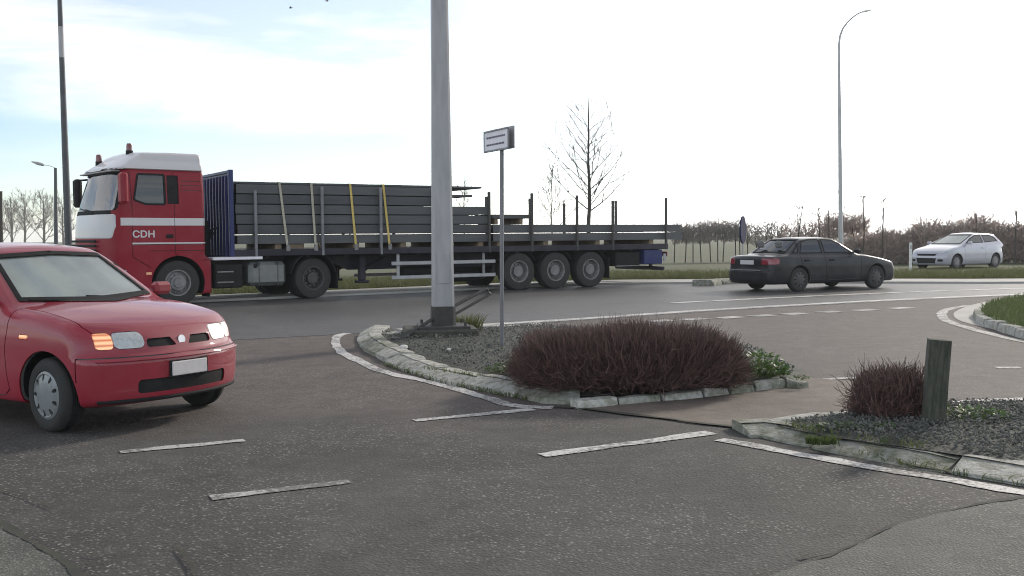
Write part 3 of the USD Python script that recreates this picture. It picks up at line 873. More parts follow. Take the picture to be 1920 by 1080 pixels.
p, d, h = px_lamp('street_lamp', 'distant lamp post with its head held out to the left', 105, 446, 104, 315, 72.0, .1, .1)
part(p, 'pole', tube([d * 0, d * 2, d * h], [.16, .13, .10], 10), LOOK['lamp_dark'])
ft = np.array(stage.GetPrimAtPath(p).GetAttribute('xformOp:translate').Get())
ha, hb = at_depth(80, 309, 72.0) - ft, at_depth(59, 303, 72.0) - ft
part(p, 'arm', tube([d * h, (d * h + ha) / 2 + [0, 0, .06], ha], .022, 6), LOOK['lamp_grey'])
part(p, 'lamp_head', tube([ha + [.1, 0, -.02], ha, (ha + hb) / 2, hb], [.04, .10, .11, .03], 8), LOOK['lamp_grey'])

p, d, h = px_lamp('utility_pole', 'dark wooden pole at the left edge among pale bare trees', 1, 448, 1, 360, 60.0, .1, .1)
stage.GetPrimAtPath(p).SetCustomDataByKey('category', 'pole')
part(p, 'pole', tube([d * 0, d * 2, d * h], [.13, .12, .10], 10), LOOK['bark_dark'])
part(p, 'pole_cap', cyl(d * h, d * h + [0, 0, .05], .11, 10), LOOK['lamp_dark'])

# narrow blue sign behind the dark car, seen nearly from the side
sb = at_depth(1393, 470, 36.5)
bs_ = thing('round_sign', 'blue round road sign seen edge-on behind the dark car', 'sign', (sb[0], sb[1], 0))
zc = at_depth(1391, 431, 36.5)[2]
part(bs_, 'pole', cyl((0, .06, 0), (0, .06, zc + .45), .03, 8), LOOK['lamp_grey'])
disc = moved(as_tm(m3.CrossSection.circle(.48, 32).extrude(.018)), 0, 0, 0, rx=90)
part(bs_, 'disc', moved(disc, 0, 0, zc, rz=66), LOOK['sign_blue'])
part(bs_, 'rim', moved(lathe([(.47, -.02), (.495, -.02), (.495, .03), (.47, .03), (.47, -.02)], 32, 'y'), 0, 0, zc, rz=66), LOOK['sign_blue'])
# white marker post by the silver car
wm = at_depth(1707, 503, 40.5)
wp = thing('marker_post', 'slim white marker post in front of the silver car', 'post', (wm[0], wm[1], 0))
hz = at_depth(1707, 455, 40.5)[2]
part(wp, 'post', bx(-.055, .055, -.03, .03, -.05, hz, .015), LOOK['white_post'])
part(wp, 'reflector', bx(-.03, .03, -.034, -.0305, hz - .25, hz - .1, .002), LOOK['grey_panel'])
# pale stone and litter on the gravel
for i, (x, y, s_) in enumerate([(757, 651, .045), (842, 656, .03)]):
    c = G(x, y, KZ + .03)
    o = trimesh.creation.icosphere(2, s_)
    vv = np.array(o.vertices)
    vv *= (1 + .35 * (meshkit.fbm(vv * 20 + i * 5, 3, i) - .5))[:, None] * np.array([1.2, .9, .7])
    solo('pale_stone', moved(trimesh.Trimesh(vv, o.faces), *c), LOOK['pale_stone'], ['white pebble lying at the left end of the gravel island', 'small pale pebble in front of the lamp post plinth'][i], 'stone')

# ------------------------------------------------------------------ plants
def shrub_twigs(rx, ry, h, n, seed, inner=.35, jit=.11, k=5, up=.55):
    """upright twigs that fill a cushion with half axes rx, ry and height h, tips on an uneven rounded surface"""
    r = np.random.default_rng(seed)
    a = r.uniform(0, 2 * np.pi, n)
    q = np.sqrt(r.uniform(0, 1, n))
    se = (np.abs(np.cos(a)) ** 3.2 + np.abs(np.sin(a)) ** 3.2) ** (-1 / 3.2)
    zt = (1 - q ** 9)
    # tips: flat-topped dome
    tip = np.stack([rx * q * se * np.cos(a), ry * q * se * np.sin(a), h * (0.22 + .78 * zt)], 1)
    low = r.uniform(0, 1, n) < .42
    tip[low, 2] *= r.uniform(.25, 1.0, low.sum())
    tip[:, 2] *= 1 + .22 * (meshkit.fbm(np.c_[tip[:, :2] * 3.1, np.zeros(n)], 3, seed) - .5) * 2 + r.normal(0, .035, n)
    root = np.stack([tip[:, 0] * r.uniform(.35, .85, n), tip[:, 1] * r.uniform(.35, .85, n), np.zeros(n)], 1)
    t = np.linspace(0, 1, k)[None, :, None]
    w = t ** up
    P = root[:, None] * (1 - w) + tip[:, None] * w
    P[..., 2] = tip[:, None, 2] * np.linspace(0, 1, k)[None]
    P[:, 1:] += np.cumsum(r.normal(0, jit / k, (n, k - 1, 3)), 1)
    # side shoots
    m = int(n * 1.7)
    i = r.integers(0, n, m); j = r.choice([1, 2, 3, 3], m)
    base = P[i, j]
    dr = P[i, j + 1] - P[i, j] + r.normal(0, .055, (m, 3)) + [0, 0, .02]
    dr /= np.linalg.norm(dr, axis=1, keepdims=True)
    l = r.uniform(.05, .16, m)[:, None]
    Q = base[:, None] + dr[:, None] * (l * np.linspace(0, 1, k)[None])[..., None] + np.cumsum(r.normal(0, .006, (m, k, 3)), 1)
    return P, Q

def shrub(label, c, rx, ry, h, n, seed, rz=0):
    s = thing('red_twig_shrub', label, 'shrub', tuple(c), rz)
    P, Q = shrub_twigs(rx, ry, h, n, seed)
    w = np.linspace(.0066, .0022, P.shape[1])
    cut_ = int(n * .70)
    curves(s, 'twigs', np.vstack([P[:cut_], Q[:cut_]]), w, LOOK['twig_red'], kind='stuff')
    curves(s, 'pale_twigs', np.vstack([P[cut_:], Q[cut_:]]), w * .9, LOOK['twig_red_light'], kind='stuff')
    r = np.random.default_rng(seed + 1)
    ms = []
    for i in range(40):
        a, q = r.uniform(0, 6.28), math.sqrt(r.uniform(0, .6))
        ms.append(tube([(rx * q * .5 * math.cos(a), ry * q * .5 * math.sin(a), -.03), (rx * q * .75 * math.cos(a), ry * q * .75 * math.sin(a), h * .3), (rx * q * math.cos(a), ry * q * math.sin(a), h * .6)], [.011, .008, .004], 5))
    part(s, 'stems', ms, LOOK['twig_red'], kind='stuff')
    return s
sh0 = G(1166, 737, KZ)   # front foot of the big shrub
shl, shr = G(952, 715, KZ), G(1392, 712, KZ)
print('shrub', sh0, shl, shr)
rxs = (shr[0] - shl[0]) / 2 * 1.03
rys = .80
shrub('wide reddish brown cushion of bare twigs filling the planted island', ((shl[0] + shr[0]) / 2 + .02, sh0[1] + rys * .98, KZ), rxs * .97, rys, .465, 16000, 51, 4)
s2 = G(1672, 790, KZ)
shrub('small tuft of bare dark red twigs left of the short bollard', (s2[0] + .08, s2[1] + .24, KZ), .27, .24, .295, 1900, 52)

def leaf_clump(name, label, c, rx, ry, h, n, seed, size=.05, look='weed_leaf', cat_='weeds', kind=None):
    r = np.random.default_rng(seed)
    t = thing(name, label, cat_, tuple(c), kind=kind)
    V, F = [], []
    a, q = r.uniform(0, 6.28, n), np.sqrt(r.uniform(0, 1, n))
    z = h * r.uniform(.08, 1, n) * (1 - q ** 2 * .75)
    C = np.stack([rx * q * np.cos(a), ry * q * np.sin(a), z], 1)
    for i in range(n):
        l = size * r.uniform(.6, 1.3)
        d = np.array([math.cos(a[i] + r.normal(0, .8)), math.sin(a[i] + r.normal(0, .8)), r.uniform(-.1, .7)]); d /= np.linalg.norm(d)
        s = np.cross(d, [r.normal(0, .3), r.normal(0, .3), 1]); s /= np.linalg.norm(s)
        u = np.cross(s, d) * .25
        b = len(V) * 1
        p = C[i]
        V += [p, p + d * l * .4 + s * l * .36 + u * l * .3, p + d * l, p + d * l * .4 - s * l * .36 + u * l * .3, p + d * l * .45]
        F += [(b, b + 1, b + 4), (b + 1, b + 2, b + 4), (b + 2, b + 3, b + 4), (b + 3, b, b + 4)]
    part(t, 'leaves', trimesh.Trimesh(np.array(V), np.array(F), process=False), LOOK[look], smooth=False, kind='stuff')
    L = np.stack([np.c_[C[:, 0] * .5, C[:, 1] * .5, np.zeros(n)], C * [.8, .8, .6], C], 1)[::3]
    curves(t, 'stalks', L, .004, LOOK['grass_blade'], kind='stuff')
    return t
c = G(1432, 708, KZ); leaf_clump('leafy_weed', 'green leafy weeds at the right end of the big reddish shrub', c + [0, .12, 0], .26, .22, .26, 420, 61, .055)
c = G(975, 700, KZ); leaf_clump('leafy_weed', 'dark green weeds creeping out under the left side of the big shrub', c + [0, .05, 0], .34, .16, .12, 260, 62, .045)
c = G(1822, 787, KZ); leaf_clump('leafy_weed', 'pale green weeds spreading to the right of the short bollard', c + [0, .05, 0], .30, .22, .09, 340, 63, .04)
c = G(1600, 803, KZ); leaf_clump('leafy_weed', 'low weeds in the gravel left of the small tuft of twigs', c, .34, .10, .05, 160, 64, .03)
c = G(1500, 712, KZ); leaf_clump('leafy_weed', 'tiny weeds on the kerb corner by the paved cut', c, .10, .06, .05, 40, 66, .03)
def tuft(label, c, rx, ry, h, n, seed, look='grass_blade'):
    t = thing('grass_tuft', label, 'grass', tuple(c))
    r = np.random.default_rng(seed)
    a, q = r.uniform(0, 6.28, n), np.sqrt(r.uniform(0, 1, n))
    P = np.stack([rx * q * np.cos(a), ry * q * np.sin(a), np.zeros(n)], 1)
    H = h * r.uniform(.4, 1, n)
    d = np.stack([np.cos(a), np.sin(a), 0 * a], 1) * (r.uniform(.1, .6, n) * H)[:, None]
    L = np.stack([P, P + d * .35 + np.c_[0 * a, 0 * a, H * .65], P + d + np.c_[0 * a, 0 * a, H]], 1)
    curves(t, 'blades', L, np.array([.006, .005, .0015]), LOOK[look], kind='stuff')
c = G(869, 622, KZ); tuft('tuft of pale green grass at the right foot of the thick lamp post', c + [0, .25, 0], .26, .15, .26, 380, 71, 'dry_blade')
c = G(1542, 832, .05); tuft('dark green grass tuft growing from the kerb of the right island', c, .11, .05, .06, 260, 72)
# grass and moss along the foot of the kerbs
mg = thing('kerb_grass', 'short grass and moss growing along the foot of the kerbs', 'grass', kind='stuff')
Ls, Ws = [], []
for pts, n, s_ in ((path_px([(720, 684), (800, 709), (850, 722), (930, 740), (1000, 752)], 0.0), 1500, 73), (path_px([(1395, 806), (1540, 840), (1700, 873), (1920, 912)]), 380, 74), (path_px([(800, 690), (900, 706), (985, 722)], KZ), 260, 75), (path_px([(1480, 797), (1570, 816), (1720, 836)], KZ), 220, 76)):
    pl_ = LineString(pts).buffer(.035)
    a_, w_ = blades(pl_, n, s_, pts[0][1] * 0 + (KZ if s_ > 74 else .01), (.015, .05), .03, .006)
    Ls.append(a_); Ws.append(w_)
curves(mg, 'blades', np.vstack(Ls), np.vstack(Ws), LOOK['grass_blade'])

# ------------------------------------------------------------------ bare trees and hedge
def bare_tree(seed, H, spread, nb, r0, levels=3, clear=.25, up=.75, curve=.35, fork=None, leader=True):
    r = np.random.default_rng(seed)
    trunk, tw = [], []
    tp = [np.array([0, 0, -.1])]
    n = 9
    for i in range(1, n):
        tp.append(np.array([r.normal(0, .012) * H * .3, r.normal(0, .012) * H * .3, H * i / (n - 1)]))
    tr = np.linspace(1, .0, n) ** .8 * r0 + .009
    trunk = tube(tp, tr, 7)
    br = []
    def grow(p, d, L, rad, lev):
        k = 4
        pts = [p]
        for i in range(k):
            d = d + r.normal(0, .10, 3) + np.array([0, 0, curve * .25])
            d /= np.linalg.norm(d)
            pts.append(pts[-1] + d * L / k)
        br.append(tube(pts, np.linspace(rad, max(rad * .35, .006), k + 1), 4 if lev else 5, cap=False))
        if lev < levels:
            for j in range(r.integers(3, 6)):
                i = r.integers(1, k + 1)
                q = pts[i]
                e = d + r.normal(0, .55, 3) + [0, 0, .15]
                e /= np.linalg.norm(e)
                grow(q, e, L * r.uniform(.35, .6), max(rad * .5, .007), lev + 1)
    for i in range(nb):
        t = clear + (1 - clear) * ((i + r.uniform(.1, .9)) / nb) * .82
        a = i * 2.4 + r.normal(0, .4)
        j = t * (n - 1); k = int(j)
        p = tp[k] * (1 - (j - k)) + tp[k + 1] * (j - k)
        prof = (1 - (t - clear) / (1 - clear)) ** .8 + .12
        d = np.array([math.cos(a), math.sin(a), up]); d /= np.linalg.norm(d)
        grow(p, d, spread * prof * r.uniform(.75, 1.15), r0 * .34 * (1 - t * .6), 1)
    return trunk, cat(br)
def place_tree(name, label, px, py_top, Y, seed, spread_px, nb, r0, levels=3, clear=.25, up=.8, look='bark_dark', group=None):
    top = at_depth(px, py_top, Y)
    base = at_depth(px, 440, Y)
    t = thing(name, label, 'tree', (base[0], Y, -.03), group=group)
    tk, cr = bare_tree(seed, top[2] + .03, spread_px * Y / FOC, nb, r0, levels, clear, up)
    part(t, 'trunk', tk, LOOK[look])
    part(t, 'crown', cr, LOOK[look], kind='stuff')
    return t
place_tree('young_tree', 'tall bare young tree standing behind the rear half of the trailer', 1104, 182, 44.0, 81, 118, 34, .10, 2, .33, .85)
place_tree('young_tree', 'thin bare sapling left of the tall young tree behind the trailer', 1035, 298, 47.0, 82, 52, 16, .035, 3, .30, .9, 'bark_grey')
place_tree('young_tree', 'faint bare sapling whose tip shows right of the thick lamp post', 871, 326, 60.0, 83, 26, 12, .05, 3, .4, 1.0, 'bark_grey')
for i, (x, y, Y, sp) in enumerate([(22, 368, 92, 40), (47, 362, 100, 44), (83, 356, 84, 52), (118, 366, 105, 46), (4, 376, 110, 40), (-30, 350, 95, 50)]):
    lab = ['pale bare tree second from the left edge', 'pale bare tree with a rounded crown near the left edge', 'bare tree with a forked trunk left of the distant lamp', 'pale bare tree behind the tall dark lamp post', 'pale bare tree at the very left edge', 'bare tree outside the left edge'][i]
    t = place_tree('bare_tree', lab, x, y, float(Y), 90 + i, sp, 16, .13, 4, .22, .95, 'bark_grey')

# row of young stems left, dense reddish hedge right, behind the far verge
def hedge_twigs(n, w, d, h, seed, top=.35):
    r = np.random.default_rng(seed)
    x = r.uniform(-w / 2, w / 2, n); y = r.uniform(-d / 2, d / 2, n)
    hh = h * (.55 + .45 * meshkit.fbm(np.c_[x * .9 + seed, y * .3, np.zeros(n)], 3, seed)) * r.uniform(.72, 1.22, n)
    z0 = r.uniform(0, .80, n) * hh
    k = 4
    t = np.linspace(0, 1, k)[None]
    dx = r.normal(0, .38, n); dy = r.normal(0, .22, n)
    P = np.stack([x[:, None] + dx[:, None] * t, y[:, None] + dy[:, None] * t, z0[:, None] + (np.minimum(hh, z0 + r.uniform(.25, .8, n)) - z0)[:, None] * t], -1)
    P[:, 1:] += np.cumsum(r.normal(0, .05, (n, k - 1, 3)), 1)
    return P
def dry_leaves(P, n, seed, size=.08):
    """withered leaves hanging in clumps on the twigs"""
    r = np.random.default_rng(seed)
    i = r.integers(0, len(P), n * 3); j = r.integers(0, P.shape[1], n * 3)
    c = P[i, j] + r.normal(0, .05, (n * 3, 3))
    c = c[meshkit.fbm(c * 1.9, 3, seed) > .5][:n]
    n = len(c)
    a = r.normal(0, 1, (n, 3)); a /= np.linalg.norm(a, axis=1, keepdims=True)
    b = np.cross(a, r.normal(0, 1, (n, 3))); b /= np.linalg.norm(b, axis=1, keepdims=True)
    s = size * r.uniform(.5, 1.4, (n, 1))
    V = np.stack([c - a * s, c + b * s * .5, c + a * s, c - b * s * .5], 1).reshape(-1, 3)
    o = np.arange(n)[:, None] * 4
    return trimesh.Trimesh(V, np.vstack([o + [0, 1, 2], o + [0, 2, 3]]), process=False)
hx0, hx1 = at_depth(1600, 450, 50)[0], at_depth(2060, 450, 50)[0]
nseg = 7
hl = ['leftmost bush of the brown hedge, beside the slender lamp post', 'brown hedge bush between the slender lamp post and the marker post', 'brown hedge bush left of the silver car', 'tall brown hedge bush behind the windscreen of the silver car', 'brown hedge bush behind the roof of the silver car', 'brown hedge bush right of the silver car', 'hedge bush outside the right edge']
for i in range(nseg):
    c = (hx0 + (hx1 - hx0) * (i + .5) / nseg, 50.5 + .3 * math.sin(i * 2.1), -.03)
    t = thing('hedge_bush', hl[i], 'hedge', c, group='bushes of the brown hedge')
    w = (hx1 - hx0) / nseg + .5
    hgt = [1.7, 2.0, 2.2, 2.6, 2.2, 2.2, 2.4][i]
    P = hedge_twigs(2300, w, 1.5, hgt, 130 + i)
    curves(t, 'twigs', P[:1600], np.array([.034, .028, .022, .012]), LOOK['twig_brown'], kind='stuff')
    curves(t, 'dark_twigs', P[1600:], np.array([.036, .03, .022, .012]), LOOK['bark_grey'], kind='stuff')
    part(t, 'withered_leaves', dry_leaves(P, 1900, 200 + i), LOOK['hedge_leaf'], smooth=False, kind='stuff')
    rr = np.random.default_rng(i)
    part(t, 'stems', [tube([(x, 0, 0), (x + rr.normal(0, .1), 0, hgt * .5), (x + rr.normal(0, .2), 0, hgt * (.8 + .35 * rr.uniform()))], [.04, .03, .012], 5) for x in rr.uniform(-w / 2, w / 2, 5)], LOOK['bark_dark'], kind='stuff')
# clipped strip of hedge with see-through stems between trailer and dark car
for i, (xa, xb, Yh, hh) in enumerate([(1262, 1330, 56, 2.35), (1325, 1400, 56.5, 2.45), (1398, 1478, 57, 2.2), (1470, 1560, 55, 2.2), (1545, 1625, 54, 2.6)]):
    A, B = at_depth(xa, 450, Yh)[0], at_depth(xb, 450, Yh)[0]
    t = thing('pleached_hedge', ['clipped bare hedge on thin stems just right of the trailer end', 'clipped bare hedge on thin stems left of the blue sign', 'sparse bare hedge right of the blue sign', 'sparse hedge behind the roof of the dark car', 'bare bushes at the foot of the slender lamp post'][i], 'hedge', ((A + B) / 2, Yh, -.03))
    r = np.random.default_rng(150 + i)
    w = B - A
    n = [520, 560, 260, 300, 620][i]
    P = hedge_twigs(n, w, .8, 1.5, 160 + i)
    P[..., 2] += hh - 1.35
    curves(t, 'twigs', P, np.array([.032, .026, .02, .012]), LOOK['twig_brown' if i > 2 else 'bark_grey'], kind='stuff')
    part(t, 'withered_leaves', dry_leaves(P, [250, 250, 120, 260, 700][i], 220 + i, .07), LOOK['hedge_leaf'], smooth=False, kind='stuff')
    for j in range(int(w / .42)):
        x = -w / 2 + (j + r.uniform(.2, .8)) * .42
        part(t, 'stem', tube([(x, r.normal(0, .1), 0), (x + r.normal(0, .05), 0, hh * .6), (x + r.normal(0, .1), 0, hh * (1.0 + (.4 if r.uniform() < .18 else 0)))], [.035, .03, .012], 5), LOOK['bark_dark'])
# tall dry weed stalks above the hedge
for i, (x, y) in enumerate([(1498, 385), (1535, 388), (1556, 392), (1619, 366), (1655, 372), (1830, 398), (1905, 395)]):
    top = at_depth(x, y, 49.0)
    t = thing('tall_stalk', ['dry stalk rising from the sparse hedge left of the slender lamp post', 'dark dry stalk second left of the slender lamp post', 'dry stalk close left of the slender lamp post', 'tall dry stalk right of the slender lamp post', 'tall dry stalk with a seed head left of the marker post', 'dry stalk above the hedge behind the silver car', 'dry stalk above the hedge at the right edge'][i], 'plant', (top[0], 49.0, -.03))
    r = np.random.default_rng(170 + i)
    H = top[2]
    part(t, 'stalk', tube([(0, 0, 0), (r.normal(0, .05), 0, H * .5), (r.normal(0, .1), 0, H)], [.035, .028, .018], 6), LOOK['bark_dark'])
    part(t, 'seed_head', [tube([(0, 0, H * z), (r.normal(0, .18), r.normal(0, .1), H * z + r.uniform(.12, .3))], [.02, .012], 4) for z in r.uniform(.68, 1, 14)], LOOK['twig_brown'], kind='stuff')
# rough grass on the far verge
vg = thing('verge_rough_grass', 'rough olive grass on the verge beyond the main road', 'grass', kind='stuff')
vpoly = LineString(cp).parallel_offset(2.6, 'left').buffer(2.4, cap_style='flat')
a_, w_ = blades(vpoly.intersection(sbox(-14, 20, 30, 60)), 30000, 77, -.03, (.10, .34), .14, .016, bumpy=False)
curves(vg, 'blades', a_, w_, LOOK['dry_blade'])
# two birds far up
for i, (x, y) in enumerate([(545, 15), (613, 2)]):
    c = at_depth(x, y, 90.0)
    b = thing('bird', ['tiny dark bird high left of the thick lamp post', 'tiny dark bird at the top edge of the sky'][i], 'bird', tuple(c), 30 * i)
    part(b, 'body', tube([(-.16, 0, 0), (-.07, 0, .01), (.02, 0, .01), (.12, 0, .03), (.17, 0, .02)], [.012, .045, .055, .035, .008], 8), LOOK['bark_dark'])
    for s in (-1, 1):
        part(b, 'wing', trimesh.Trimesh(np.array([(.05, s * .03, .02), (-.07, s * .03, .02), (-.02, s * .22, .10), (.06, s * .22, .10), (-.10, s * .42, .05), (.04, s * .045, .0), (-.06, s * .045, .0)]), np.array([(0, 1, 2), (0, 2, 3), (3, 2, 4), (5, 6, 2), (5, 2, 3)]), process=False), LOOK['bark_dark'], smooth=False)
# ------------------------------------------------------------------ cars
def car_paint(name, c, coat=1.0, rough=.38, metal=0.0, ior=1.5):
    LOOK[name] = usdkit.material(stage, f'/World/Looks/{name}', {
        'tc': ('texture_coordinate', {}), 'n': ('noise_texture', {'scale': 2.2, 'detail': 5.0, 'roughness': .6}),
        'n2': ('noise_texture', {'scale': 40.0, 'detail': 3.0}),
        'r': ('rgb_ramp', {'ramp': [(0, tuple(x * .9 for x in c)), (.4, c), (.7, tuple(min(1, x * 1.0 + .012) for x in c)), (1, tuple(min(1, x * 1.0 + .02) for x in c))]}),
        'rm': ('map_range', {'from_min': .35, 'from_max': .7, 'to_min': .03, 'to_max': .16, 'clamp': True}),
        'p': ('principled_bsdf', {'roughness': rough, 'metallic': metal, 'coat_weight': coat, 'coat_ior': ior, 'specular_ior_level': .25})},
        [('tc.object', 'n.vector'), ('tc.object', 'n2.vector'), ('n.fac', 'r.fac'), ('r.color', 'p.base_color'), ('n.fac', 'rm.value'), ('rm.result', 'p.coat_roughness')], surface='p.BSDF')
car_paint('paint_crimson', (.175, .0024, .014), coat=.9, ior=1.6, rough=.6)
car_paint('paint_dark', (.0045, .0045, .0065), coat=.45, ior=1.4)
car_paint('paint_silver', (.34, .335, .38), metal=.45, rough=.32)
car_paint('paint_truck_red', (.185, .0026, .0135), coat=.10, rough=.5)
car_paint('paint_truck_white', (.45, .435, .445), coat=.5)
car_paint('paint_trailer_blue', (.011, .018, .085), coat=.3, rough=.5)
car_paint('paint_trailer_frame', (.013, .011, .020), coat=.2, rough=.6)
mat('tyre_rubber', (.008, .008, .008), (.014, .0135, .013), 9.0, 0.8, bump=.001, bscale=90)
mat('black_plastic', (.009, .009, .010), (.015, .015, .015), 8.0, 0.8, spec=.2)
mat('cabin_dark', (.10, .10, .10), (.14, .14, .14), 8.0, 0.85)
mat('hubcap_grey', (.22, .23, .235), (.15, .16, .165), 9.0, 0.35, 0.4, rvar=.1)
mat('steel_rim', (.20, .195, .20), (.12, .115, .11), 7.0, 0.5, 0.3)
mat('rim_dark', (.05, .05, .052), (.035, .033, .032), 7.0, 0.5, 0.2)
mat('alu_tank', (.17, .175, .17), (.13, .135, .13), 5.0, 0.42, 0.6, rvar=.1)
mat('lens_clear', (.42, .44, .45), (.30, .32, .33), 30.0, 0.08, 0.0, coat=1.0, bump=.003, bscale=70)
mat('lens_bright', (.85, .85, .80), (.7, .7, .66), 20.0, 0.08, 0.0, coat=1.0)
mat('lens_orange', (.72, .36, .20), (.66, .32, .18), 30.0, 0.12, coat=1.0, bump=.002, bscale=70)
LOOK['lens_orange_lit'] = usdkit.material(stage, '/World/Looks/lens_orange_lit', {'tc': ('texture_coordinate', {}), 'w': ('wave_texture', {'wave_type': 'bands', 'bands_direction': 'z', 'scale': 8.0, 'distortion': 0.5}),
    'r': ('rgb_ramp', {'ramp': [(0, (.55, .16, .07)), (.5, (.9, .42, .2)), (1, (1, .55, .3))]}), 'p': ('principled_bsdf', {'roughness': .15, 'coat_weight': 1.0, 'emission_strength': 0.4})},
    [('tc.object', 'w.vector'), ('w.fac', 'r.fac'), ('r.color', 'p.base_color'), ('r.color', 'p.emission_color')], surface='p.BSDF')
LOOK['lens_lit'] = usdkit.material(stage, '/World/Looks/lens_lit', {'p': ('principled_bsdf', {'base_color': (.62, .62, .58), 'roughness': .2, 'coat_weight': .6, 'emission_color': (1, .96, .85), 'emission_strength': .22})}, [], surface='p.BSDF')
mat('lens_red', (.15, .012, .02), (.11, .01, .02), 30.0, 0.15, coat=1.0)
mat('beacon_red', (.10, .012, .012), (.07, .01, .01), 30.0, 0.2, coat=1.0)
mat('plate_white', (.50, .48, .48), (.44, .42, .43), 15.0, 0.4)
mat('chrome', (.55, .55, .56), (.45, .45, .46), 10.0, 0.15, 0.9)
dusty_glass_mat('glass_car', (.70, .76, .73), 2.4, .05, (.64, .69, .65), .13)
glass_mat('glass_dark', (.14, .15, .16), 1.0, 1.9)
glass_mat('glass_truck', (.70, .82, .84), 1.0, 3.0, .03)

def wheel(parent, pos, R, w, side, rim_r, look_rim, kind='cap', steer=0.0):
    wp = thing('wheel', parent=parent, loc=pos, rz=steer)
    h = w / 2
    ty = [(rim_r - .012, -h + .02), (rim_r + .005, -h), ((R + rim_r) / 2, -h - .006), (R - .022, -h + .006), (R - .004, -h + .03), (R, -h + .055)]
    n = 4
    for i in range(n):
        a = -h + .055 + (2 * h - .11) * (i + .5) / n
        ty += [(R, a - .008), (R - .007, a - .006), (R - .007, a + .006), (R, a + .008)]
    ty += [(R, h - .055), (R - .004, h - .03), (R - .022, h - .006), ((R + rim_r) / 2, h + .006), (rim_r + .005, h), (rim_r - .012, h - .02), (rim_r - .012, -h + .02)]
    part(wp, 'tyre', lathe(ty, 40), LOOK['tyre_rubber'], smooth=40)
    s = side
    if kind == 'cap':
        pr = [(0, -h * .2), (rim_r - .002, -h * .2), (rim_r - .002, h - .004), (rim_r - .02, h + .004), (rim_r * .84, h - .004), (rim_r * .6, h + .010), (rim_r * .3, h + .016), (0, h + .018)]
        c = mf(lathe(pr, 40))
        for k in range(9):
            a = k * 2 * math.pi / 9
            hole = as_tm(m3.CrossSection.circle(rim_r * .085, 10).scale((1.0, 1.9)).rotate(math.degrees(a) - 90).translate((rim_r * .76 * math.cos(a), rim_r * .76 * math.sin(a))).extrude(.2))
            hole = moved(hole, 0, .05, 0, rx=90)
            hole.apply_translation([0, h + .05, 0])
            c = c - mf(moved(hole, 0, 0, 0))
        m = as_tm(c)
    elif kind == 'truck_front':
        m = lathe([(0, -h * .3), (rim_r - .01, -h * .3), (rim_r - .008, h - .012), (rim_r + .004, h + .004), (rim_r - .022, h + .002), (rim_r - .05, h - .05), (rim_r * .62, h - .02), (rim_r * .58, h + .03), (rim_r * .40, h + .035), (rim_r * .36, h + .075), (rim_r * .2, h + .08), (0, h + .08)], 36)
    else:
        m = lathe([(0, -h * .7), (rim_r - .01, -h * .7), (rim_r - .008, h - .012), (rim_r + .004, h + .004), (rim_r - .022, h + .002), (rim_r - .04, h - .06), (rim_r * .8, h - .13), (rim_r * .52, h - .12), (rim_r * .5, h - .04), (rim_r * .3, h - .03), (0, h - .03)], 36)
    if s < 0:
        m = moved(m, rz=180)
    part(wp, 'rim', m, LOOK[look_rim], smooth=35)
    if kind != 'cap':
        ms = []
        for k in range(10):
            a = k * math.pi / 5
            rr_ = rim_r * (.68 if kind == 'truck_front' else .66)
            y0 = h - .035 if kind == 'truck_front' else h - .13
            ms.append(cyl((rr_ * math.cos(a), s * y0, rr_ * math.sin(a)), (rr_ * math.cos(a), s * (y0 + .045), rr_ * math.sin(a)), .017, 6))
        part(wp, 'wheel_nuts', ms, LOOK['steel_rim'])
    return wp

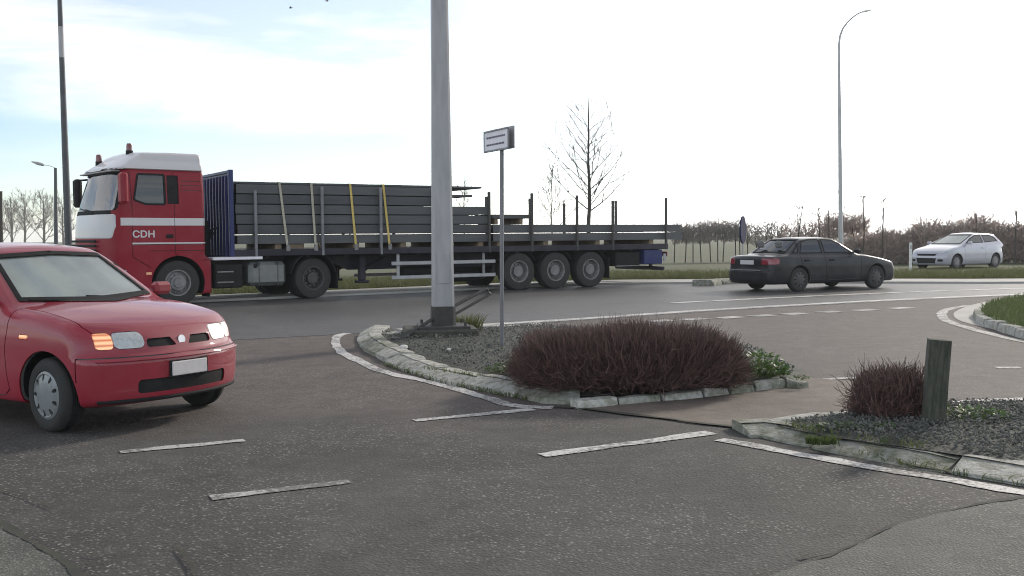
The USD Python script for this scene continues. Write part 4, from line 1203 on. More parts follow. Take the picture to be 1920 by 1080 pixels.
def build_car(name, label, loc, rz, P, paint, glass='glass_car', res=.026, group=None):
    W, xf, xr, z0 = P['W'], P['xf'], P['xr'], P['belt']
    zl = PchipInterpolator(*np.array(P['line']).T)
    tuck = PchipInterpolator([0.0, .16, .30, .45, .62, z0 - .04, z0 + .08, 2.0], [-.10, -.055, -.012, .004, .004, -.022, -.07, -.3])
    fz = PchipInterpolator(*np.array(P['front']).T)
    rzp = PchipInterpolator(*np.array(P['rear']).T)
    (xw0, zw0), (xw1, zw1) = P['ws']
    (xb0, zb0), (xb1, zb1) = P['rw']
    mw, mb = (xw1 - xw0) / (zw1 - zw0), (xb1 - xb0) / (zb1 - zb0)
    gw = PchipInterpolator(*np.array(P['gw']).T)
    roof = PchipInterpolator(*np.array(P['roof']).T)
    kk = P.get('k', .06)
    def F(x, y, z):
        ay = np.abs(y)
        xc = np.clip(x, xr - .2, xf + .2)
        wx = W - P['pf'] * np.clip((x - P['tf']) / (xf - P['tf']), 0, 1.3) ** 2 - P['pr'] * np.clip((P['tr'] - x) / (P['tr'] - xr), 0, 1.3) ** 2
        f1 = ay - (wx + tuck(np.clip(z, 0, 2)))
        zz = np.clip(z, 0, 1.6)
        f2 = (z - zl(xc) + P['crown'] * (y / W) ** 2) * .96
        f4 = x - (xf + fz(zz) - P['cf'] * (ay / W) ** P.get('ce', 2.8))
        f5 = (xr + rzp(zz) + P['cr'] * (ay / W) ** 2.8) - x
        f3 = P['zb'] + P.get('zslope', 0) * np.clip(x - (xf - .5), 0, 1) - z
        lo_ = smax(smax(smax(f1, f2, kk * 1.5), smax(f4, f5, .02), kk * 1.5), f3, .05)
        g1 = (ay - gw(np.clip(z, z0 - .3, 1.6))) * .95
        g2_ = z - (roof(xc) - P['rcrown'] * (y / .6) ** 2)
        g3 = (x - (xw0 + (z - zw0) * mw) + P['cw'] * (y / .65) ** 2) / math.sqrt(1 + mw * mw)
        g4 = ((xb0 + (z - zb0) * mb) - x + P['cb'] * (y / .65) ** 2) / math.sqrt(1 + mb * mb)
        gr = smax(smax(smax(g1, g2_, kk), g3, kk * .7), smax(smax(g4, xr + .10 - x, .05), (z0 - .12) - z, .02), kk * .7)
        return smin(lo_, gr, P.get('kj', .035))
    lo, hi = (xr - .12, -W - .1, .05), (xf + .14, W + .1, P['H'] + .12)
    S0, S1, S2, S3, S4 = body_levels(F, lo, hi, res, [0.0, -.012, -.016, -.034, .005])
    Sg0, Sg1 = body_levels(F, lo, hi, res, [-.004, -.010])
    t = thing(name, label, 'car', loc, rz, group)
    ax = [0.0, -P['wb']]
    arch = None
    for a in ax:
        for s in (-1, 1):
            c = cyl((a, s * (W - .36), P['R'] + .005), (a, s * (W + .2), P['R'] + .005), P['Ra'], 40)
            arch = mf(c) if arch is None else arch + mf(c)
    ws = mf(prism(P['ws_poly'], 'x', xw1 - .6, xf + .3)) if 'ws_poly' in P else None
    rw = mf(prism(P['rw_poly'], 'x', xr - .3, xb1 + .5))
    sides = [mf(prism(Polygon(q).buffer(-.012).buffer(.012), 'y', -1.2, 1.2)) for q in P['side']]
    half = lambda s: mf(bx(-6, 3, 0.25, 2, 0, 2) if s > 0 else bx(-6, 3, -2, -.25, 0, 2))
    holes = ws + rw
    for q in sides:
        holes = holes + q
    # grooves of doors, bonnet and bumpers
    gro = None
    for q in P.get('door_lines', []):
        g = mf(prism(LineString(q).buffer(.0045, cap_style='flat'), 'y', -1.2, 1.2))
        gro = g if gro is None else gro + g
    skin = S0 - S1
    skin = skin - holes - arch
    if gro is not None:
        skin = skin - gro
    feats = []
    for nm, look, plane, poly, rngx, depth in P.get('features', []):
        pm = mf(prism(poly, plane, *rngx))
        skin = skin - (mf(prism(poly.buffer(.004), plane, *rngx)) if depth == 'flush' else pm)
        if nm == 'opening':
            continue
        feats.append((nm, look, pm, depth))
    # bonnet outline as a groove seen from above
    if 'hood_line' in P:
        g = mf(prism(LineString(P['hood_line']).buffer(.0045, cap_style='flat'), 'z', P['hood_z'], P['H'] + .2))
        skin = skin - g
    part(t, 'body', skin, LOOK[paint], smooth=34)
    lining = (S2 - S3) - holes - arch
    part(t, 'inner_lining', lining, LOOK['cabin_dark'], smooth=40)
    # floor pan and arches
    tub = S3 ^ mf(bx(xr - .5, xf + .5, -2, 2, 0, .50))
    a2 = None
    for a in ax:
        for s in (-1, 1):
            c = mf(cyl((a, s * (W - .34), P['R'] + .005), (a, s * (W + .2), P['R'] + .005), P['Ra'] - .004, 32))
            a2 = c if a2 is None else a2 + c
    part(t, 'floor_pan', tub - a2, LOOK['black_plastic'], smooth=30)
    eng = (S3 ^ mf(bx(xw0 - .05, xf + .5, -2, 2, .45, z0 + .1))) - a2
    part(t, 'bonnet_bay', eng, LOOK['black_plastic'], smooth=30)
    G_ = Sg0 - Sg1
    part(t, 'windscreen', G_ ^ ws, LOOK[glass], smooth=40)
    part(t, 'rear_window', G_ ^ rw, LOOK[P.get('side_glass', glass)], smooth=40)
    for q in sides:
        for s in (-1, 1):
            part(t, 'side_window', (G_ ^ q) ^ half(s), LOOK[P.get('side_glass', glass)], smooth=40)
    # rubber seals
    rim_band = (S4 - Sg0)
    def ring(poly, d=.022):
        p = Polygon(poly)
        return p.buffer(d * .5) - p.buffer(-d)
    part(t, 'windscreen_seal', rim_band ^ mf(prism(ring(P['ws_poly']), 'x', xw1 - .6, xf + .3)), LOOK['black_plastic'], smooth=40)
    part(t, 'rear_window_seal', rim_band ^ mf(prism(ring(P['rw_poly']), 'x', xr - .3, xb1 + .5)), LOOK['black_plastic'], smooth=40)
    for q in P['side']:
        for s in (-1, 1):
            part(t, 'window_seal', (rim_band ^ mf(prism(ring(q, .016), 'y', -1.2, 1.2))) ^ half(s), LOOK['black_plastic'], smooth=40)
    Fx = S4 - S3
    for nm, look, pm, depth in feats:
        if depth == 'flush':
            part(t, nm, Fx ^ pm, LOOK[look], smooth=34)
        else:
            part(t, nm, (S1 - S3) ^ pm, LOOK[look], smooth=34)
    for i, a in enumerate(ax):
        for s in (-1, 1):
            wheel(t, (a, s * (P['track'] / 2), P['R']), P['R'], .175, s, P['rim'], P['rim_look'], 'cap', P.get('steer', 0) if i == 0 else 0)
    # seats, dashboard, steering wheel, mirror
    zf = .30
    for sx, sy in P['seats']:
        part(t, 'seat', [bx(sx - .25, sx + .25, sy - .24, sy + .24, zf, zf + .25, .06), moved(bx(-.08, .08, -.23, .23, 0, .62, .06), sx - .27, sy, zf + .18, ry=-14), moved(bx(-.05, .05, -.13, .13, 0, .18, .04), sx - .46, sy, zf + .82, ry=-8)], LOOK['cabin_dark'])
    part(t, 'dashboard', bx(xw0 - .55, xw0 - .12, -.58, .58, z0 - .30, z0 - .02, .07), LOOK['cabin_dark'])
    tor = trimesh.creation.torus(.18, .016, 24, 8)
    part(t, 'steering_wheel', moved(tor, xw0 - .72, .34, z0 - .06, ry=-65), LOOK['black_plastic'])
    part(t, 'inside_mirror', [bx(xw1 + .04, xw1 + .08, -.13, .13, zw1 - .14, zw1 - .07, .012), cyl((xw1 + .03, 0, zw1 - .08), (xw1 + .02, 0, zw1 + .0), .01, 6)], LOOK['black_plastic'])
    for s in (-1, 1):
        mx, mz = P['mirror']
        m_ = as_tm(m3.Manifold.hull(mf(moved(bx(-.05, .06, -.09, .09, -.055, .06, .03), mx, s * (W + .07), mz))))
        part(t, 'door_mirror', [m_, cyl((mx - .01, s * (W - .12), mz - .03), (mx, s * (W + .0), mz - .02), .022, 8)], LOOK[paint])
    for s in (-1, 1):
        for hx in P['handles']:
            yy = W + .004
            part(t, 'door_handle', bx(hx - .085, hx + .085, s * yy - .022, s * yy + .022, z0 - .15, z0 - .115, .012), LOOK[P.get('handle_look', 'black_plastic')])
    if P.get('wiper'):
        for y0 in (.42, -.10):
            part(t, 'wiper', tube([(xw0 + .02, y0, zw0 - .01), (xw0 + .01 - .05, y0 - .26, zw0 + .02), (xw0 - .04 - .03, y0 - .50, zw0 + .035)], .011, 6), LOOK['black_plastic'])
    return t, F

def project_x(F, y, z, x0, sgn=1):
    """x of the body surface in front of (sgn 1) or behind the car at (y, z)"""
    xs = np.linspace(x0, x0 - sgn * 1.2, 400)
    v = F(xs, np.full(400, y), np.full(400, z))
    i = np.argmax(v < 0)
    return xs[i]

# --- red small hatchback in the foreground
front = np.array(G(75, 805)); fr2 = np.array(G(365, 762))
PHI = 32.0
hd = np.array([math.cos(math.radians(PHI)), -math.sin(math.radians(PHI))])
mid = (front[:2] + fr2[:2]) / 2 + np.array([0.10, .0])
small = dict(W=.79, xf=.68, xr=-3.03, belt=.93, H=1.43, wb=2.36, R=.285, Ra=.335, rim=.185, rim_look='hubcap_grey', track=1.38, zb=.19, zslope=.06, k=.07, kj=.05,
    line=[(-3.3, .80), (-3.05, .84), (-2.85, .93), (-2.4, .955), (-1.6, .945), (-.9, .945), (-.42, .965), (-.2, .95), (.1, .905), (.35, .845), (.52, .78), (.64, .70), (.75, .60), (.9, .5)],
    front=[(0, -.16), (.18, -.09), (.26, -.02), (.36, 0), (.535, .008), (.565, -.005), (.60, -.05), (.72, -.085), (.85, -.16), (1.2, -.3), (1.6, -.4)],
    rear=[(0, .12), (.2, .05), (.3, 0), (.55, 0), (.60, .035), (.9, .08), (1.6, .3)],
    ws=((-.40, .955), (-1.10, 1.37)), rw=((-2.98, .93), (-2.62, 1.36)), gw=[(.6, .76), (.93, .735), (1.15, .665), (1.36, .575), (1.6, .45)],
    roof=[(-3.3, 1.22), (-2.7, 1.375), (-2.2, 1.435), (-1.7, 1.445), (-1.25, 1.415), (-.9, 1.34), (0, 1.1), (1, .9)], rcrown=.045, cw=.13, cb=.10, crown=.055, cf=.30, ce=2.3, cr=.16, tf=-.15, pf=.10, tr=-2.3, pr=.09,
    ws_poly=[(-.615, .985), (0, .965), (.615, .985), (.50, 1.335), (0, 1.36), (-.50, 1.335)], rw_poly=[(-.52, 1.0), (.52, 1.0), (.44, 1.29), (-.44, 1.29)],
    side=[[(-.72, .985), (-1.72, .985), (-1.72, 1.32), (-1.18, 1.315), (-.98, 1.23)], [(-1.80, .985), (-2.62, 1.0), (-2.50, 1.26), (-2.36, 1.30), (-1.80, 1.32)]],
    door_lines=[[(-.44, .93), (-.50, .60), (-.47, .30), (-.55, .245), (-1.62, .245), (-1.75, .33), (-1.76, .93)], [(.66, .575), (.335, .575), (.335, .40)]],
    hood_line=[(.60, -.40), (.545, -.58), (.30, -.665), (-.34, -.665), (-.40, -.55), (-.36, 0), (-.40, .55), (-.34, .665), (.30, .665), (.545, .58), (.60, .40)], hood_z=.66,
    seats=[(-1.15, .36), (-1.15, -.36), (-2.1, .32), (-2.1, -.32)], mirror=(-.70, 1.01), handles=[-1.52], wiper=True, steer=-5.0, side_glass='glass_car',
    features=[])
lens = rrect(.325, .638, .535, .757, .04)
ind = rrect(.541, .638, .645, .757, .025)
for s in (-1, 1):
    fl_ = lambda p: affinity.scale(p, xfact=s, origin=(0, 0))
    small['features'].append(('headlight', 'lens_clear' if s < 0 else 'lens_lit', 'x', fl_(lens), (.05, 1.0), 'flush'))
    small['features'].append(('indicator', 'lens_orange_lit' if s < 0 else 'lens_lit', 'x', fl_(ind), (.25, 1.0), 'flush'))
    small['features'].append(('grille', 'black_plastic', 'x', fl_(Polygon([(.055, .635), (.29, .635), (.305, .65), (.30, .69), (.28, .70), (.10, .70)]).buffer(-.008).buffer(.008)), (.1, 1.0), 'in'))
    small['features'].append(('side_repeater', 'lens_orange_lit', 'y', rrect(-.30, .705, -.20, .735, .012), ((.5, 1.2) if s > 0 else (-1.2, -.5)), 'flush'))
small['features'].append(('lower_intake', 'black_plastic', 'x', rrect(-.42, .295, .42, .40, .03), (.1, 1.0), 'in'))
micra, FM = build_car('small_hatchback', 'crimson red small hatchback turning in at the left foreground', (*mid, 0), -PHI, small, 'paint_crimson', res=.021)
xp = project_x(FM, 0, .44, 1.0)
part(micra, 'number_plate', bx(xp - .01, xp + .014, -.17, .17, .405, .515, .006), LOOK['plate_white'])
part(micra, 'plate_surround', bx(xp - .03, xp + .006, -.185, .185, .392, .528, .006), LOOK['black_plastic'])
xb_ = project_x(FM, 0, .675, 1.0)
part(micra, 'badge', moved(as_tm(m3.CrossSection.circle(.034, 24).extrude(.012)), xb_ - .004, 0, .672, ry=80), LOOK['chrome'])
xl = [(project_x(FM, y_, .245, 1.0) + .004, y_, .245) for y_ in np.linspace(-.66, .66, 15)]
part(micra, 'bumper_lip', tube(xl, .016, 6), LOOK['black_plastic'])
xs_ = [(project_x(FM, y_, .500, 1.0) + .003, y_, .552) for y_ in np.linspace(-.68, .68, 17)]
part(micra, 'bumper_strip', tube(xs_, .009, 6), LOOK['paint_crimson'])
for zz in (.652, .668, .684):
    for s in (-1, 1):
        xg = project_x(FM, s * .18, zz, 1.0) - .022
        part(micra, 'grille_bar', tube([(xg + .008, s * .085, zz), (xg, s * .18, zz), (xg - .018, s * .285, zz)], .004, 5), LOOK['black_plastic'])

# --- dark saloon driving away
c1 = np.array(G(1497, 547)); c2 = np.array(G(1640, 541))
ANG = math.degrees(math.atan2(c2[1] - c1[1], c2[0] - c1[0]))
ANG = 27.0
lv = np.array([-math.sin(math.radians(ANG)), math.cos(math.radians(ANG))])
org = c2[:2] + lv * .80
saloon = dict(W=.88, xf=.86, xr=-3.72, belt=.93, H=1.43, wb=2.68, R=.315, Ra=.36, rim=.20, rim_look='rim_dark', track=1.54, zb=.20, k=.06, kj=.04,
    line=[(-4.0, .86), (-3.7, .91), (-3.3, .955), (-3.0, .97), (-2, .95), (-1, .945), (-.50, .955), (0, .89), (.4, .81), (.7, .73), (.86, .66), (1.1, .55)],
    front=[(0, -.15), (.2, -.06), (.3, 0), (.52, 0), (.58, -.03), (.75, -.08), (1.2, -.3), (1.6, -.4)], rear=[(0, .12), (.22, .05), (.34, 0), (.52, 0), (.57, .035), (.9, .06), (1.6, .2)],
    ws=((-.50, .95), (-1.30, 1.38)), rw=((-3.10, .96), (-2.45, 1.37)), gw=[(.6, .85), (.93, .80), (1.15, .715), (1.38, .60), (1.6, .5)],
    roof=[(-4, 1.0), (-2.6, 1.345), (-2.2, 1.385), (-1.8, 1.395), (-1.4, 1.38), (-1.0, 1.30), (0, 1.1), (1, .9)], rcrown=.04, cw=.12, cb=.10, crown=.045, cf=.16, cr=.13, tf=-.1, pf=.09, tr=-2.9, pr=.08,
    ws_poly=[(-.66, .985), (.66, .985), (.54, 1.35), (-.54, 1.35)], rw_poly=[(-.62, 1.0), (.62, 1.0), (.50, 1.33), (-.50, 1.33)],
    side=[[(-.86, .985), (-1.78, .985), (-1.78, 1.335), (-1.40, 1.32), (-1.18, 1.22)], [(-1.86, .985), (-2.62, .985), (-2.45, 1.29), (-2.2, 1.335), (-1.86, 1.335)], [(-2.68, .99), (-2.86, 1.0), (-2.58, 1.23)]],
    door_lines=[[(-.55, .93), (-.60, .3), (-1.72, .28), (-1.80, .4), (-1.82, .93)], [(-1.82, .3), (-2.42, .3), (-2.62, .72), (-2.66, .93)]],
    seats=[(-1.5, .37), (-1.5, -.37), (-2.45, .35), (-2.45, -.35)], mirror=(-.80, 1.01), handles=[-1.6, -2.45], handle_look='black_plastic', side_glass='glass_dark', features=[])
for s in (-1, 1):
    fl_ = lambda p: affinity.scale(p, xfact=s, origin=(0, 0))
    saloon['features'].append(('tail_light', 'lens_red', 'x', fl_(rrect(.52, .70, .86, .86, .03)), (-4.2, -3.35), 'flush'))
    saloon['features'].append(('headlight', 'lens_clear', 'x', fl_(rrect(.42, .60, .80, .70, .03)), (.4, 1.3), 'flush'))
dark, FD = build_car('saloon_car', 'dark grey saloon car driving away along the main road', (*org, 0), ANG, saloon, 'paint_dark', res=.034)
xq = project_x(FD, 0, .76, -4.6, -1)
part(dark, 'number_plate', bx(xq - .012, xq + .02, -.26, .26, .70, .81, .006), LOOK['plate_white'])
part(dark, 'bumper_strip', [bx(project_x(FD, 0, .5, -4.6, -1) - .006, project_x(FD, 0, .5, -4.6, -1) + .03, -.55, .55, .545, .57, .006)], LOOK['steel_rim'])

# --- silver hatchback parked beyond the verge
hatch = dict(W=.86, xf=.82, xr=-3.18, belt=.99, H=1.48, wb=2.49, R=.305, Ra=.35, rim=.20, rim_look='steel_rim', track=1.48, zb=.19, k=.065, kj=.04,
    line=[(-3.5, .9), (-3.2, .97), (-2.8, 1.09), (-2.2, 1.07), (-1.2, 1.03), (-.5, 1.01), (-.25, .985), (.1, .93), (.4, .86), (.65, .77), (.82, .68), (1.0, .58)],
    front=[(0, -.15), (.2, -.05), (.3, 0), (.5, .01), (.6, -.02), (.75, -.07), (1.0, -.2), (1.6, -.4)], rear=[(0, .12), (.22, .05), (.34, 0), (.55, 0), (.62, .03), (1.0, .10), (1.6, .3)],
    ws=((-.22, 1.0), (-1.30, 1.42)), rw=((-3.12, 1.06), (-2.75, 1.42)), gw=[(.6, .83), (1.0, .79), (1.2, .70), (1.42, .58), (1.6, .48)],
    roof=[(-3.5, 1.2), (-2.9, 1.40), (-2.3, 1.465), (-1.8, 1.48), (-1.4, 1.46), (-1.0, 1.36), (0, 1.1), (1, .9)], rcrown=.04, cw=.12, cb=.10, crown=.05, cf=.22, cr=.14, tf=-.1, pf=.11, tr=-2.4, pr=.10,
    ws_poly=[(-.66, 1.03), (.66, 1.03), (.53, 1.40), (-.53, 1.40)], rw_poly=[(-.52, 1.12), (.52, 1.12), (.45, 1.36), (-.45, 1.36)],
    side=[[(-.62, 1.06), (-1.75, 1.075), (-1.75, 1.39), (-1.40, 1.37), (-1.02, 1.25)], [(-1.84, 1.08), (-2.72, 1.13), (-2.62, 1.27), (-2.40, 1.36), (-1.84, 1.39)]],
    door_lines=[[(-.44, .97), (-.50, .3), (-1.70, .28), (-1.80, .4), (-1.80, 1.04)]], seats=[(-1.3, .36), (-1.3, -.36), (-2.2, .35), (-2.2, -.35)], mirror=(-.66, 1.06), handles=[-1.6], handle_look='chrome', side_glass='glass_dark', features=[])
for s in (-1, 1):
    fl_ = lambda p: affinity.scale(p, xfact=s, origin=(0, 0))
    hatch['features'].append(('headlight', 'lens_clear', 'x', fl_(Polygon([(.46, .66), (.60, .65), (.84, .74), (.80, .86), (.70, .82)])), (.05, 1.2), 'flush'))
    hatch['features'].append(('fog_light', 'black_plastic', 'x', fl_(rrect(.50, .33, .70, .43, .03)), (.2, 1.2), 'in'))
hatch['features'].append(('grille', 'black_plastic', 'x', Polygon([(-.40, .56), (.40, .56), (.46, .64), (-.46, .64)]), (.2, 1.2), 'in'))
hatch['features'].append(('lower_grille', 'black_plastic', 'x', Polygon([(-.40, .26), (.40, .26), (.46, .47), (-.46, .47)]), (.2, 1.2), 'in'))
SA = 211.0
lh = np.array([-math.sin(math.radians(SA)), math.cos(math.radians(SA))])
cc = at_depth(1790, 470, 42.6)[:2]
org = cc - lh * .76
silver, FS = build_car('silver_hatchback', 'silver hatchback parked beyond the grass verge at right', (*org, -0.07), SA, hatch, 'paint_silver', res=.036)
UsdGeom.Xformable(stage.GetPrimAtPath(silver)).AddScaleOp().Set(Gf.Vec3f(1.06, 1.06, 1.05))
# ------------------------------------------------------------------ articulated lorry: tractor, trailer, load
TH = 32.0
w1_ = np.array(G(325, 571))[:2]
dirv = np.array([math.cos(math.radians(TH)), math.sin(math.radians(TH))])
leftv = np.array([dirv[1], -dirv[0]])      # the truck's left, towards the camera
TO = w1_ - leftv * 1.19
TRZ = 180 + TH
def t_of(px, z, off=1.25, py=None):
    """metres behind the front axle at which the near side plane meets the picture column px"""
    best = None
    for t in np.linspace(-3, 17, 4001):
        p = TO + leftv * off + dirv * t
        d = np.array([p[0], p[1], z - CAM_H])
        x = 960 + FOC * (d @ _r) / (d @ _f)
        if best is None or abs(x - px) < best[0]:
            best = (abs(x - px), t)
    return best[1]
def z_of(px, py, off=1.25):
    z = 1.5
    for _ in range(4):
        t = t_of(px, z, off)
        p = TO + leftv * off + dirv * t
        # height on the vertical line through p seen at row py
        zs = np.linspace(-.5, 5, 2000)
        d = np.stack([np.full(2000, p[0]), np.full(2000, p[1]), zs - CAM_H], 1)
        y = 540 - FOC * (d @ _u) / (d @ _f)
        z = zs[np.argmin(np.abs(y - py))]
    return z

def stake_z(px, py):
    return z_of(px, py)

def cab_F(x, y, z):
    ay = np.abs(y)
    zz = np.clip(z, 0, 4)
    f1 = ay - CABW(zz)
    f4 = (x - (CABX(zz) - .24 * (ay / 1.22) ** 3.0)) * .97
    f5 = CABR(zz) - x
    f2 = z - 3.00
    f3 = .24 - z
    return smax(smax(smax(f1, f4, .16), f5, .06), smax(f2, f3, .02), .05)
CABW = PchipInterpolator([0, .3, 1.0, 2.0, 2.6, 3.0, 4.0], [1.19, 1.215, 1.225, 1.225, 1.205, 1.17, 1.1])
CABX = PchipInterpolator([0, .25, .6, 1.2, 1.7, 2.02, 2.97, 3.1, 4.0], [1.50, 1.56, 1.63, 1.64, 1.625, 1.58, 1.30, 1.25, 1.05])
CABR = PchipInterpolator([0, .9, 1.02, 1.12, 4.0], [-.78, -.78, -.74, -.64, -.64])
C0, C1, C2, C3, CA = body_levels(cab_F, (-.95, -1.35, .1), (1.78, 1.35, 3.15), .052, [0, -.014, -.02, -.05, .006])
TR = (TO[0], TO[1], 0.0)
TKH = 40.0
_kd = np.array([math.cos(math.radians(TKH)), math.sin(math.radians(TKH))])
_k = TO + dirv * 3.0 - _kd * 3.18
tk = thing('red_truck', 'red and white tractor unit with two roof beacons pulling the loaded flatbed', 'truck', (_k[0], _k[1], 0.0), 180 + TKH)
win_a = Polygon([(.93, 2.34), (.70, 2.25), (.27, 2.25), (.27, 2.88), (.83, 2.88)]).buffer(-.03).buffer(.03)
win_b = Polygon([(.21, 2.25), (-.05, 2.25), (-.05, 2.88), (.21, 2.88)]).buffer(-.02).buffer(.02)
ws_p = Polygon([(-1.16, 2.10), (1.16, 2.10), (1.11, 2.90), (-1.11, 2.90)]).buffer(-.08).buffer(.08)
P_wa, P_wb = mf(prism(win_a, 'y', -1.5, 1.5)), mf(prism(win_b, 'y', -1.5, 1.5))
P_ws = mf(prism(ws_p, 'x', .98, 1.9))
archs = mf(cyl((0, .70, .50), (0, 1.5, .50), .605, 40)) + mf(cyl((0, -.70, .50), (0, -1.5, .50), .605, 40))
low_cut = mf(bx(-.30, .30, -1.5, 1.5, 0, .5))
grooves = None
for q in ([(1.02, 2.93), (.99, 2.2), (1.0, 1.1), (.62, .86)], [(.06, 2.95), (.06, 1.16), (-.02, 1.08)], [(.62, 1.22), (-.66, 1.22)], [(1.0, 1.36), (-.7, 1.36)], [(-.10, 2.76), (-.56, 2.76)], [(-.10, 2.66), (-.56, 2.66)], [(-.10, 2.56), (-.56, 2.56)], [(-.72, 1.00), (-.56, 1.0)]):
    g = mf(prism(LineString(q).buffer(.007, cap_style='flat'), 'y', -1.5, 1.5))
    grooves = g if grooves is None else grooves + g
skin = (C0 - C1) - P_wa - P_wb - P_ws - archs - low_cut - grooves
part(tk, 'cab', skin, LOOK['paint_truck_red'], smooth=34)
part(tk, 'cab_lining', (C2 - C3) - P_wa - P_ws - archs - mf(bx(-1, 2, -2, 2, 0, 1.0)), LOOK['cabin_dark'])
under = (C2 ^ mf(bx(-1, 2, -2, 2, .2, 1.30))) - archs - low_cut
part(tk, 'engine_bay', under, LOOK['black_plastic'])
Cg = C1 - C2
part(tk, 'windscreen', Cg ^ P_ws, LOOK['glass_truck'], smooth=40)
for s in (-1, 1):
    hf = mf(bx(-2, 3, .3 * s if s > 0 else -2, 2 if s > 0 else -.3, 0, 4))
    part(tk, 'side_window', (Cg ^ P_wa) ^ hf, LOOK['glass_dark'], smooth=40)
    part(tk, 'dark_side_panel', (Cg ^ P_wb) ^ hf, LOOK['black_plastic'], smooth=40)
    stripe = ((CA - C1) ^ mf(bx(-.66, 1.24, .3 if s > 0 else -2, 2 if s > 0 else -.3, 1.775, 1.94))) - mf(bx(.055, .067, -2, 2, 1, 3))
    part(tk, 'white_stripe', stripe, LOOK['paint_truck_white'], smooth=40)
    thin = (CA - C1) ^ mf(bx(-.66, 1.0, .3 if s > 0 else -2, 2 if s > 0 else -.3, 1.372, 1.405))
    part(tk, 'thin_stripe', thin, LOOK['paint_truck_white'], smooth=40)
    w_lining = (CA - Cg) ^ mf(prism(win_a.buffer(.03) - win_a.buffer(-.01), 'y', -1.5, 1.5)) ^ hf
    part(tk, 'window_seal', w_lining, LOOK['black_plastic'])
    txt = meshkit.text_mesh('CDH', .145, .004, bold=True)
    txt.apply_scale([1.15, 1, 1])
    v_ = np.array(txt.vertices); wd = v_[:, 0].max()
    q = np.stack([wd / 2 - v_[:, 0] if s > 0 else v_[:, 0] - wd / 2, s * (1.2245 + v_[:, 2]), v_[:, 1]], 1)
    q[:, 0] += .76; q[:, 2] += 1.52
    tt = trimesh.Trimesh(q, txt.faces, process=False); tt.fix_normals()
    part(tk, 'lettering', tt, LOOK['paint_truck_white'], smooth=False)
    part(tk, 'door_handle', bx(.10, .26, s * 1.228 - .02, s * 1.228 + .02, 1.50, 1.58, .015), LOOK['black_plastic'])
    part(tk, 'side_lamp', bx(.60, .72, s * 1.222 - .012, s * 1.222 + .012, .70, .76, .006), LOOK['lens_orange'])
    part(tk, 'step', bx(.36, .98, s * 1.19 - .03, s * 1.19 + .03, .30, .34, .01), LOOK['black_plastic'])
    hm = (1.28, s * 1.52)
    part(tk, 'mirror', moved(bx(-.09, .07, -.13, .13, -.33, .33, .05), hm[0], hm[1], 2.56), LOOK['paint_truck_red' if s > 0 else 'black_plastic'])
    part(tk, 'mirror_arm', [cyl((1.16, s * 1.10, 2.86), (1.28, s * 1.50, 2.86), .022, 8), cyl((1.25, s * 1.14, 2.26), (1.28, s * 1.50, 2.28), .022, 8)], LOOK['black_plastic'])
front_panel = (CA - C1) ^ mf(prism(Polygon([(-1.16, 1.50), (1.16, 1.50), (1.20, 1.76), (1.18, 2.02), (-1.18, 2.02), (-1.20, 1.76)]).buffer(-.05).buffer(.05), 'x', 1.15, 1.9))
part(tk, 'front_panel', front_panel, LOOK['paint_truck_white'], smooth=40)
part(tk, 'grille', [bx(1.625, 1.665, -.80, .80, z_, z_ + .05, .01) for z_ in (1.02, 1.12, 1.22, 1.32, 1.42)], LOOK['black_plastic'])
part(tk, 'bumper', (CA - C1) ^ mf(bx(1.15, 1.9, -1.3, 1.3, .26, .82)), LOOK['white_panel'], smooth=40)
for s in (-1, 1):
    part(tk, 'headlight', (CA - C1) ^ mf(prism(rrect(min(s * .72, s * 1.06), .52, max(s * .72, s * 1.06), .74, .03), 'x', 1.2, 1.9)), LOOK['lens_clear'], smooth=40)
    part(tk, 'wiper', tube([(1.58, s * .1 + .35, 2.06), (1.55, s * .1 + .0, 2.12), (1.51, s * .1 - .45, 2.17)], .014, 6), LOOK['black_plastic'])
part(tk, 'wiper_panel', (CA - C1) ^ mf(prism(rrect(-1.10, 2.015, 1.10, 2.105, .03), 'x', 1.1, 1.9)), LOOK['black_plastic'], smooth=40)
ring_p = ws_p.buffer(.035) - ws_p
part(tk, 'windscreen_seal', (CA - C1) ^ mf(prism(ring_p, 'x', .98, 1.9)) ^ mf(bx(.5, 2.2, -2, 2, 2.106, 3)), LOOK['black_plastic'], smooth=40)
def roof_F(x, y, z):
    ay = np.abs(y)
    f1 = ay - (1.19 - .22 * np.clip(z - 2.97, 0, 1) ** 1.3)
    f4 = (x - (1.34 - 1.45 * np.clip(z - 3.03, -.1, 1) - .16 * (ay / 1.2) ** 3)) * .58
    f5 = -.60 - .16 * np.clip(3.2 - z, 0, 1) - x
    f2 = z - (3.43 - .05 * (ay / 1.1) ** 2 - .03 * np.clip(x - .1, 0, 2))
    return smax(smax(smax(f1, f2, .09), f4, .07), smax(f5, 2.985 - z, .03), .04)
R0, = body_levels(roof_F, (-.85, -1.35, 2.8), (1.55, 1.35, 3.6), .045, [0])
part(tk, 'roof', R0, LOOK['paint_truck_white'], smooth=34)
part(tk, 'sun_visor', bx(1.16, 1.36, -1.05, 1.05, 2.94, 2.97, .012), LOOK['grey_panel'])
for (bx_, by_) in ((.80, .62), (1.08, -.55)):
    zb = 3.38 if bx_ < .9 else 3.20
    b = thing('beacon', parent=tk, loc=(bx_, by_, zb - .05))
    part(b, 'beacon_base', cyl((0, 0, 0), (0, 0, .10), .075, 16), LOOK['black_plastic'])
    part(b, 'beacon_dome', lathe([(0, 0.10), (.066, .10), (.062, .20), (.05, .235), (0, .25)], 20, 'z') if False else moved(lathe([(0, .10), (.066, .10), (.062, .22), (.045, .255), (0, .265)], 20, 'y'), rx=90), LOOK['beacon_red'])
